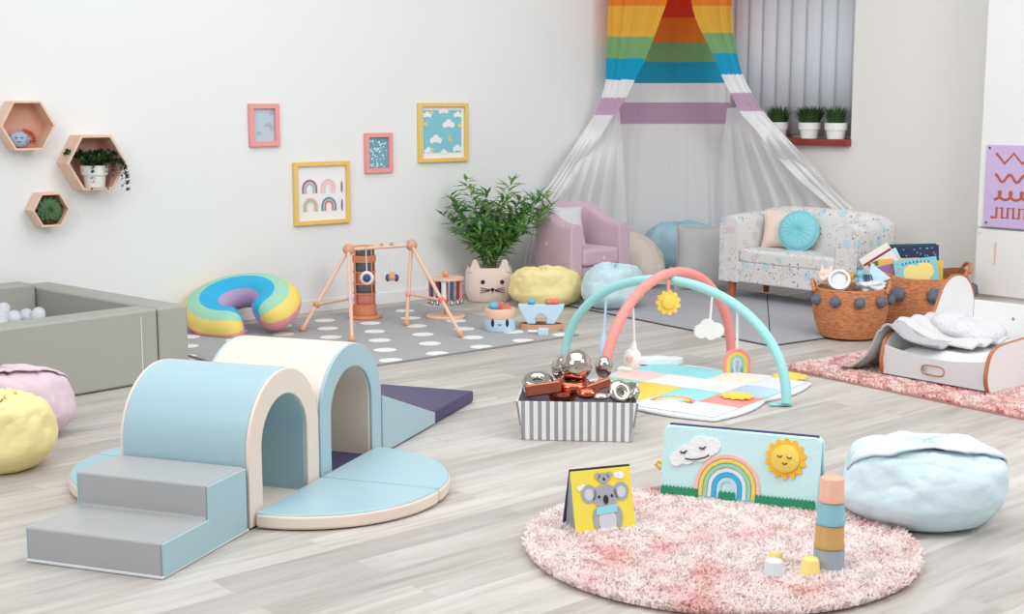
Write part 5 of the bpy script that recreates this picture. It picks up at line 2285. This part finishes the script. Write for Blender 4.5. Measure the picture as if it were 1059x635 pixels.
MB().grid(crump((.02, 0, 0), (.055, .05, .045), 3), 36, 20, closeu=True).build('body', 'cup_blue', t, sharp=80)
MB().grid(crump((-.045, 0, .0), (.04, .04, .04), 9), 30, 18, closeu=True).build('head', 'cup_mustard', t, sharp=80)
b = MB()
for k in range(4):
    b.tube([(.03 + k * .012, -.05, .03), (.035 + k * .014, -.058, -.005)], .005, 6)
b.build('ribbon', 'cardblue', t)
q = dep(905, 284, K1.y)
t = thing('cone_hat_toy', 'pale blue folded cloth triangle sticking out of the nearer basket', 'toy', q, 0, GTy)
t.rotation_euler = (R(-8), R(-20), R(-10))
MB().add([(-.07, -.02, -.06), (.08, -.02, -.05), (.0, -.004, .075), (-.06, .03, -.06), (.07, .03, -.05), (.0, .006, .072)],
         [(0, 1, 2), (5, 4, 3), (0, 3, 4, 1), (1, 4, 5, 2), (2, 5, 3, 0)]).build('cloth', 'toyblue', t, bevel=.006)
q = dep(854.5, 283, K1.y + .02)
t = thing('peach_cloth_toy', 'peach cloth toy with two soft points at the left of the nearer basket', 'toy', q, 0, GTy)
MB().grid(crump((0, 0, -.02), (.045, .04, .045), 14), 30, 18, closeu=True).build('body', 'cush_peach', t, sharp=80)
for x in (-.02, .02):
    MB().tube([(x, 0, 0), (x * 1.3, 0, .03), (x * 1.4, 0, .048)], [.014, .011, .004], 8).build('ear', 'cush_peach', t)
q = dep(902, 296, K1.y - .08)
t = thing('plastic_bag', 'pale clear plastic pouch at the right of the nearer basket', 'pouch', q, 0, GTy)
MB().grid(crump((0, 0, 0), (.075, .05, .03), 22), 36, 20, closeu=True).build('pouch', 'cup_pale', t, sharp=80)
MB().sphere((-.03, -.045, .012), .012, 12, 8).build('button', 'white', t)
t = thing('folded_muslin', 'folded white muslin filling the bottom of the nearer basket', 'cloth', K1, 0)
MB().grid(crump((0, 0, .15), (.15, .15, .075), 30), 40, 24, closeu=True).build('cloth', 'whitec', t, sharp=80)

# ================================================================== TOY BED
D0 = at(911.5, 388, .018)
D1 = at(1019, 407.5, .018)
da = math.degrees(math.atan2(D1.y - D0.y, D1.x - D0.x))
dw = (D1 - D0).length
BM = Matrix.Translation(D0) @ Matrix.Rotation(R(da), 4, 'Z')
t = thing('toy_bed', 'white toy bed with brown-edged side boards on the rectangular pink rug', 'toy bed', D0, da)
sp_pts = [(.02, 0), (-.004, .05), (-.006, .10), (.012, .165), (.04, .195), (.09, .215), (.2, .225), (.34, .235), (.42, .27), (.465, .34), (.50, .40), (.555, .442), (.62, .455), (.69, .442), (.745, .40),
          (.785, .33), (.80, .24), (.80, 0)]


def spl(pts, n=5):
    out = []
    m = len(pts)
    for i in range(m - 1):
        p0, p1, p2, p3 = (pts[max(0, min(m - 1, i + k))] for k in (-1, 0, 1, 2))
        for k in range(n):
            f = k / n
            out.append(tuple(.5 * (2 * p1[d] + (p2[d] - p0[d]) * f + (2 * p0[d] - 5 * p1[d] + 4 * p2[d] - p3[d]) * f * f + (3 * p1[d] - p0[d] - 3 * p2[d] + p3[d]) * f ** 3) for d in (0, 1)))
    out.append(pts[-1])
    return out


sp2 = spl(sp_pts[:-1]) + [sp_pts[-1]]
for x in (0, dw):
    sb = MB().prism(sp2, x - .008, x + .008, 0, TY).build('side_board', 'white', t)
    cxm, cym = .38, .15
    inn = [(cxm + (a - cxm) * .985, cym + (c - cym) * .985) for a, c in sp2]
    e_ = MB()
    ot = [(a + (a - cxm) * .006, max(.001, c + (c - cym) * .006)) for a, c in sp2]
    e_.strip(ot, inn, x - .0092, x + .0092, 0, TY)
    e_.build('edge_band', 'edgewood', sb)
# front panel with hand slot
top = [(dw * f, .150 - .030 * math.sin(PI * f) + .004 * (1 - f)) for f in [i / 20 for i in range(21)]]
outer = [(.008, .012), (dw - .008, .012)] + [(min(dw - .008, max(.008, x)), z) for x, z in reversed(top)]
slot_c = (dw * .50, .066)
b = MB()
N = 48


def slot(n):
    out = []
    for i in range(n):
        a = 2 * PI * i / n
        x = .062 * math.copysign(abs(math.cos(a)) ** .45, math.cos(a))
        z = .023 * math.copysign(abs(math.sin(a)) ** .8, math.sin(a))
        out.append((slot_c[0] + x, slot_c[1] + z))
    return out


def ray_poly(c, a, poly):
    d = (math.cos(a), math.sin(a))
    best = None
    m = len(poly)
    for i in range(m):
        p, q = poly[i], poly[(i + 1) % m]
        ex, ez = q[0] - p[0], q[1] - p[1]
        den = d[0] * ez - d[1] * ex
        if abs(den) < 1e-9:
            continue
        s_ = ((p[0] - c[0]) * ez - (p[1] - c[1]) * ex) / den
        k = ((p[0] - c[0]) * d[1] - (p[1] - c[1]) * d[0]) / den
        if s_ > 0 and -1e-6 <= k <= 1 + 1e-6:
            best = s_ if best is None else min(best, s_)
    return (c[0] + d[0] * best, c[1] + d[1] * best)


sl_i = slot(96)
angs = [math.atan2(z - slot_c[1], x - slot_c[0]) for x, z in sl_i]
# make sure the four corners are hit
ou = [ray_poly(slot_c, a, outer) for a in angs]
for cor in (outer[0], outer[1], outer[2], outer[-1]):
    k = min(range(96), key=lambda i: (ou[i][0] - cor[0]) ** 2 + (ou[i][1] - cor[1]) ** 2)
    ou[k] = cor
b.ring(ou, sl_i, -.018, -.004, 0, RX90 @ Matrix.Identity(4))
fpb = b.build('front_panel', 'lgrey', t, sharp=25)
b = MB()
b.tube([(x, .003, z) for x, z in slot(40)], .0035, 6, closed=True)
b.build('slot_edge', 'edgewood', fpb)
MB().box((dw / 2, .79, .16), (dw - .02, .016, .30)).build('back_panel', 'white', t, bevel=.002)
MB().sphere((dw * .42, .780, .235), (.008, .004, .008), 10, 8).build('screw', 'steel', t)
MB().box((dw / 2, .40, .028), (dw - .02, .74, .014)).build('base_board', 'white', t)
b = MB()


def mtf(u, v):
    x, y = .012 + (dw - .024) * u, .028 + .745 * v
    k = (1 - abs(2 * u - 1) ** 8) * (1 - abs(2 * v - 1) ** 10)
    return (x, y, .036 + .112 * max(0, k) ** .5 + .010 * noise.noise(Vector((x * 6, y * 6, 2))))


tm = thing('toy_mattress', 'white quilted mattress inside the toy bed', 'mattress', D0, da)
MB().grid(mtf, 40, 40).box((dw / 2, .40, .0385), (dw - .03, .73, .003)).build('mattress', 'sheet', tm, sharp=80)

# blanket over the left board
t = thing('grey_blanket', 'grey knitted blanket draped over the left side of the toy bed', 'blanket', D0, da)


def drape(path, y0, y1, seed, fold, skew=0., nu=70, nv=46, bunch=.0):
    """path: list of (x,z) control points across the board; folds run along it"""
    pp = spl(path, 8)
    m = len(pp)

    def f(u, v):
        i = v * (m - 1)
        k = min(m - 2, int(i))
        fr = i - k
        x = pp[k][0] * (1 - fr) + pp[k + 1][0] * fr
        z = pp[k][1] * (1 - fr) + pp[k + 1][1] * fr
        w = abs(v - .45) * 2
        y = y0 + (y1 - y0) * u
        yy = (y0 + y1) / 2 + (y - (y0 + y1) / 2) * (1 - bunch * (1 - w)) + skew * v
        fl_ = (math.sin(u * fold * 2 * PI + seed + 1.2 * noise.noise(Vector((v * 2, seed, u)))) * .5 + .5)
        a = .022 * (.35 + w * .65)
        return (x - a * fl_ * (1 if v < .4 else -.3), yy + .012 * noise.noise(Vector((u * 5, v * 5, seed))), max(.004, z + .010 + a * fl_ * (.9 if v > .3 else .25)))
    return f


pathA = [(-.19, .004), (-.14, .015), (-.075, .08), (-.035, .17), (-.012, .225), (.02, .238), (.055, .215), (.11, .178), (.2, .162), (.29, .158)]
MB().grid(drape(pathA, -.03, .27, 2, 2.2, .05, bunch=.12), 70, 46).build('grey_layer', 'knit', t, solid=.011, sharp=85)
pathB = [(-.07, .05), (-.035, .15), (-.015, .236), (.02, .252), (.07, .226), (.14, .198), (.22, .178), (.33, .172), (.42, .168)]
MB().grid(drape(pathB, .10, .42, 5, 2.6, .02, bunch=.1), 70, 46).build('light_layer', 'knit2', t, solid=.012, sharp=85)
b = MB()
for k in range(40):
    f = k / 39
    p_ = drape(pathA, -.03, .27, 2, 2.2, .05, bunch=.12)(f, 0)
    b.tube([p_, (p_[0] - .022, p_[1] + .004 * math.sin(k), .006)], .003, 5)
b.build('fringe', 'knit', t)
b = MB()


def pil(u, v):
    a, p = 2 * PI * u, PI * v
    sn_ = math.sin(p) ** .7
    n_ = noise.noise(Vector((math.cos(a) * 2, math.sin(a) * 2, v * 3)))
    return (.22 + .20 * sn_ * math.cos(a) * (1 + .1 * n_), .40 + .16 * sn_ * math.sin(a) * (1 + .12 * n_), .20 - .055 * math.cos(p) * (1 + .3 * n_) + .05 * (1 - (math.cos(a) * sn_ * .5 + .5)))


tp = thing('chevron_throw', 'bunched pale grey throw in the middle of the toy bed', 'throw', D0, da)
MB().grid(pil, 60, 30, closeu=True).build('throw', mat('pale_grey_throw', (214, 215, 218), .95, bump=.9, bscale=70), tp, sharp=80)

# ================================================================== CABINET
OFF = .34
sL, zB_ = wall_hit(1006.4, 305, AR, OFF)
_, zDt = wall_hit(1012, 236, AR, OFF)
cw = 1.0
cab = thing('tall_cabinet', 'tall white cupboard with slotted lower door against the right wall', 'cabinet', wr(sL, 0, 0), AR)
ch = 2.25
MB().box((cw / 2, -OFF / 2 + .014, ch / 2), (cw, OFF - .038, ch - .004)).build('body', 'white', cab, bevel=.003)
MB().box((cw / 2, -OFF + .022, .045), (cw - .004, .03, .085)).build('plinth', 'white', cab, bevel=.002)
dr = MB().box((cw / 2, -OFF + .009, (zB_ + zDt) / 2 + .005), (cw - .006, .018, zDt - zB_ - .012)).build('lower_door', 'white', cab, bevel=.003)
sh_, zh = wall_hit(1029.5, 262, AR, OFF)
xh = sh_ - sL
MB().box((xh, -OFF - .002, zh), (.012, .006, .14)).build('slot_handle', 'ply', dr, bevel=.004)
for px_, py_ in ((1013.5, 240), (1010.5, 296)):
    a_, z_ = wall_hit(px_, py_, AR, OFF)
    MB().lathe([(0, 0), (.011, 0), (.008, .004), (0, .005)], 16, 0, Tr(a_ - sL, -OFF, z_) @ RX90).build('screw_cap', 'cup_pale', dr)
MB().box((cw / 2, -OFF + .009, (zDt + ch) / 2 + .004), (cw - .006, .018, ch - zDt - .014)).build('upper_door', 'white', cab, bevel=.003)
# lilac tracing board
a0_, zt_ = wall_hit(1018.5, 149.5, AR, OFF + .012)
a1_, zb_ = wall_hit(1016.5, 234, AR, OFF + .012)
t = thing('tracing_board', 'lilac board with carved brown line patterns fixed on the white cupboard', 'activity board', wr(a1_, zb_, OFF), AR)
tbw, tbh = .42, zt_ - zb_
MB().box((tbw / 2, -.007, tbh / 2), (tbw, .012, tbh)).build('panel', 'lilacpanel', t, bevel=.002)


def trace(pts, close=False):
    MB().tube([(x * tbw, -.0135, z * tbh) for x, z in pts], .0085, 8, flat=.4).build('line', 'brownline', t)


n = 40
trace([(.16 + .14 * k, .90 if k % 2 == 0 else .78) for k in range(6)])
trace([(.16 + .70 * i / n, .60 + .045 * math.cos(i / n * 6 * PI)) for i in range(n + 1)])
trace([(.16 + .70 * i / 80 + .05 * math.sin(i / 80 * 8 * PI), .39 - .05 * math.cos(i / 80 * 8 * PI)) for i in range(81)])
sq = [(.12, .12)]
x_ = .12
for k in range(4):
    sq += [(x_ + .09, .12), (x_ + .09, .24), (x_ + .18, .24), (x_ + .18, .12)]
    x_ += .18
trace(sq)
for x, z in ((.05, .96), (.05, .05), (.95, .96), (.95, .05)):
    MB().lathe([(0, 0), (.007, 0), (.006, .003), (0, .004)], 12, 0, Tr(x * tbw, -.013, z * tbh) @ RX90).build('screw', 'black', t)

# ================================================================== CANOPY
HC = at(692, 300)
HC = Vector((1.205, 10.40, 0))
HZ, HR = 2.30, .455
can = thing('rainbow_canopy', 'rainbow-striped hanging canopy draped over the corner seats', 'canopy', HC, 0)
b = MB()
b.tube([(HR * math.cos(2 * PI * i / 48), HR * math.sin(2 * PI * i / 48), HZ) for i in range(48)], .010, 8, closed=True)
b.build('hoop', 'white', can)
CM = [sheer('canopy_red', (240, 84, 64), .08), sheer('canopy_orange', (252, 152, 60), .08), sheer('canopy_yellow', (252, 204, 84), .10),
      sheer('canopy_green', (142, 198, 138), .10), sheer('canopy_blue', (44, 182, 228), .08), sheer('canopy_white', (246, 246, 247), .12, .12),
      sheer('canopy_lilac', (222, 188, 216), .12), sheer('canopy_veil', (247, 247, 248), .20, .10)]
# crown above the hoop
b = MB()
b.grid(lambda u, v: (HR * (1 - v) ** 1.0 * (1 + .05 * math.sin(u * 2 * PI * 24)) * math.cos(2 * PI * u), HR * (1 - v) * (1 + .05 * math.sin(u * 2 * PI * 24)) * math.sin(2 * PI * u), HZ + .42 * v ** .8), 120, 10, closeu=True)
b.build('crown', CM[0], can, sharp=85)
# stripe edges for the back drop (heights)
zy = lambda y, Y: dep(692, y, Y).z
YB = HC.y + HR * .46


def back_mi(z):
    for e_, m_ in ((zy(18, YB), 0), (zy(43.5, YB), 1), (zy(64, YB), 3), (zy(86, YB), 4), (zy(106, YB), 5), (zy(128, YB), 6)):  # second stripe is the yellow one, its shade put into the colour as orange
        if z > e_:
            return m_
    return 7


edges = [HZ, zy(18, YB), zy(43.5, YB), zy(64, YB), zy(86, YB), zy(106, YB), zy(128, YB), 1.0, .8, .6, .4, .2, .03]
zs_ = []
for i in range(len(edges) - 1):
    for k in range(3):
        zs_.append(edges[i] + (edges[i + 1] - edges[i]) * k / 3)
zs_.append(edges[-1])
fi = [PI * (.98 - .96 * i / 150) for i in range(151)]


def fold_r(a, z):
    """pleats: soft, irregular, opening out towards the floor"""
    dn = (HZ - z) / HZ
    p_ = math.sin(a * 30 + 2.2 * math.sin(a * 5)) * (.006 + .003 * dn) + math.sin(a * 13 + 1 + z) * .012 * dn
    return p_


nv = len(zs_)


def backf(u, v):
    z = zs_[int(round(v * (nv - 1)))]
    a = R(8) + R(164) * u
    dn = (HZ - z) / HZ
    r = HR * (1 + .06 * dn) + fold_r(a, z)
    wx = 1 + .42 * max(0, dn - .40)
    x = r * math.cos(a) * wx
    y = r * math.sin(a) * .52
    return (x, y, z)


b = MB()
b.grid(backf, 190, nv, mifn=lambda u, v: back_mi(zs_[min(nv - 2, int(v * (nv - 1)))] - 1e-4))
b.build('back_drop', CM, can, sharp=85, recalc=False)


def drape_panel(name, rows, stripes, folds, amp, seed, nu=60, sub=6, mi_default=7):
    """rows: (photo y, inner x, outer x, inner depth, outer depth); stripes: (photo y at which a colour ends, material)"""
    dense = []
    for i in range(len(rows) - 1):
        for k in range(sub):
            f = k / sub
            p0, p1, p2, p3 = (rows[max(0, min(len(rows) - 1, i + d))] for d in (-1, 0, 1, 2))
            dense.append(tuple(.5 * (2 * p1[d] + (p2[d] - p0[d]) * f + (2 * p0[d] - 5 * p1[d] + 4 * p2[d] - p3[d]) * f * f + (3 * p1[d] - p0[d] - 3 * p2[d] + p3[d]) * f ** 3) for d in range(len(rows[0]))))
    dense.append(rows[-1])
    nv_ = len(dense)

    def f(u, v):
        ya, yb, xi, xo, di, do = dense[int(round(v * (nv_ - 1)))]
        y = ya + (yb - ya) * u
        d = di + (do - di) * u
        ph = u * folds * 2 * PI + seed + .9 * math.sin(u * 7 + v * 3)
        wm = abs(xo - xi) * d / FPX / folds
        d += wm * amp * (math.sin(ph) + .25 * math.sin(ph * 2.3 + 1))
        x = xi + (xo - xi) * u
        return dep(x, y, d) - HC

    def mf(u, v):
        i = v * (nv_ - 1)
        k = min(nv_ - 2, int(i))
        y = (dense[k][0] * (1 - u) + dense[k][1] * u + dense[k + 1][0] * (1 - u) + dense[k + 1][1] * u) / 2
        for e_, m_ in stripes:
            if y + 1.5 * math.sin(u * 9) * 0 < e_:
                return m_
        return mi_default
    b = MB()
    b.grid(f, nu, nv_, mifn=mf)
    return b.build(name, CM, can, sharp=85, recalc=False)


YF = HC.y - HR


def wdep(x, o=.1):
    """depth just in front of the wall that shows at photo column x"""
    ang = AL if x < 690 else AR
    s_, z_ = wall_hit(x, 200, ang, o)
    return (wl(s_, 0, o) if ang == AL else wr(s_, 0, o)).y


# rows: y inner, y outer, x inner, x outer, depth inner, depth outer
# rows: (photo y at the inner edge, at the outer edge, inner x, outer x, inner depth, outer depth); the tail runs back to the wall behind the seats
left_rows = [(-32, -32, 694, 630, YF + .0, YF + .30), (0, 0, 690, 629, YF + .0, YF + .30), (18, 18, 684, 628.5, YF + .0, YF + .30), (40, 36, 676, 628, YF + .0, YF + .30), (62, 60, 667, 627, YF + .03, YF + .30),
             (84, 82, 656, 626.5, YF + .08, YF + .30), (104, 100, 646, 622, YF + .15, YF + .30), (120, 120, 634, 614, YF + .2, YF + .32), (140, 138, 622, 602, YF + .26, YF + .34), (165, 160, 606, 588, YF + .30, wdep(588, .25)),
             (190, 185, 590, 572, wdep(590, .22), wdep(572, .2)), (215, 208, 576, 556, wdep(576, .16), wdep(556, .14)), (245, 240, 566, 547, wdep(566, .14), wdep(547, .12)), (278, 276, 560, 541, wdep(560, .13), wdep(541, .11)), (298, 298, 556, 537, wdep(556, .12), wdep(537, .10))]
ls = [(6, 1), (38, 2), (60.5, 3), (82.5, 4), (101, 5), (119, 6)]
drape_panel('left_drape', left_rows, ls, 4, .11, 1, sub=18, nu=90)
right_rows = [(-32, -32, 712, 757, YF + .0, YF + .30), (0, 0, 715, 757, YF + .0, YF + .30), (18, 18, 719, 757, YF + .0, YF + .30), (36, 36, 727, 759, YF - .0, YF + .27), (56, 53, 737, 762, YF - .0, YF + .2),
              (80, 74, 747, 767, YF + .0, YF + .14), (100, 95, 757, 777, YF + .0, YF + .10), (117, 113, 766, 788, YF + .0, YF + .08), (135, 131, 782, 803, YF + .0, YF + .06), (158, 152, 800, 823, YF + .0, wdep(823, .25)),
              (182, 175, 822, 845, wdep(822, .22), wdep(845, .18)), (200, 194, 842, 862, wdep(842, .14), wdep(862, .10)), (222, 216, 868, 882, wdep(868, .07), wdep(882, .05))]
rs = [(6, 1), (34, 2), (55, 3), (77, 4), (96, 5), (115, 6)]
drape_panel('right_drape', right_rows, rs, 2.5, .09, 4, sub=18, nu=70, mi_default=5)
# sheer side veils that hang from the tied drapes to the floor behind the seats
veil_r = [(112, 110, 752, 778, YF + .2, YF + .10), (128, 126, 750, 796, YF + .3, YF + .12), (150, 146, 747, 816, YB - .25, wdep(816, .32)), (180, 174, 744, 843, YB - .15, wdep(843, .2)), (215, 212, 741, 877, YB - .08, wdep(877, .07)), (245, 245, 739, 880, YB - .04, wdep(880, .06)),
          (284, 296, 738, 882, YB, wdep(882, .06))]
drape_panel('right_veil', veil_r, [], 6, .09, 2, sub=6, nu=90)
veil_l = [(112, 110, 640, 622, YF + .2, YF + .32), (128, 126, 642, 610, YF + .3, YF + .34), (150, 148, 644, 596, YB - .25, YF + .36), (180, 176, 646, 577, YB - .15, wdep(577, .2)), (215, 212, 648, 556, YB - .08, wdep(556, .13)), (250, 248, 650, 546, YB - .04, wdep(546, .12)),
          (284, 298, 651, 541, YB, wdep(541, .11))]
drape_panel('left_veil', veil_l, [], 6, .09, 3, sub=6, nu=90)

# ================================================================== LIGHT
w = bpy.data.worlds.new('world')
scn.world = w
w.use_nodes = True
w.node_tree.nodes['Background'].inputs[0].default_value = (.95, .975, 1, 1)
w.node_tree.nodes['Background'].inputs[1].default_value = .58


def area(name, loc, target, size, power, c=(1, 1, 1)):
    l = bpy.data.lights.new(name, 'AREA')
    l.energy = power
    l.size = size
    l.color = c
    o = bpy.data.objects.new(name, l)
    o.location = loc
    o.rotation_euler = (Vector(target) - Vector(loc)).to_track_quat('-Z', 'Y').to_euler()
    col.objects.link(o)


area('ceiling_softbox', (.4, 4.9, 3.8), (.4, 5.5, 0), 4.5, 130)
area('softbox_left', (-2.6, 1.8, 3.2), (1.0, 9.5, .6), 2.2, 85)
area('softbox_right', (3.6, 3.4, 3.3), (1.0, 9.6, .6), 1.8, 100, (1, .985, .97))
vs_ = scn.view_settings
scn.display_settings.display_device = 'sRGB'
vs_.view_transform = 'Standard'
vs_.look = 'None'
vs_.exposure = -0.08
vs_.gamma = 1.0
vs_.use_curve_mapping = False
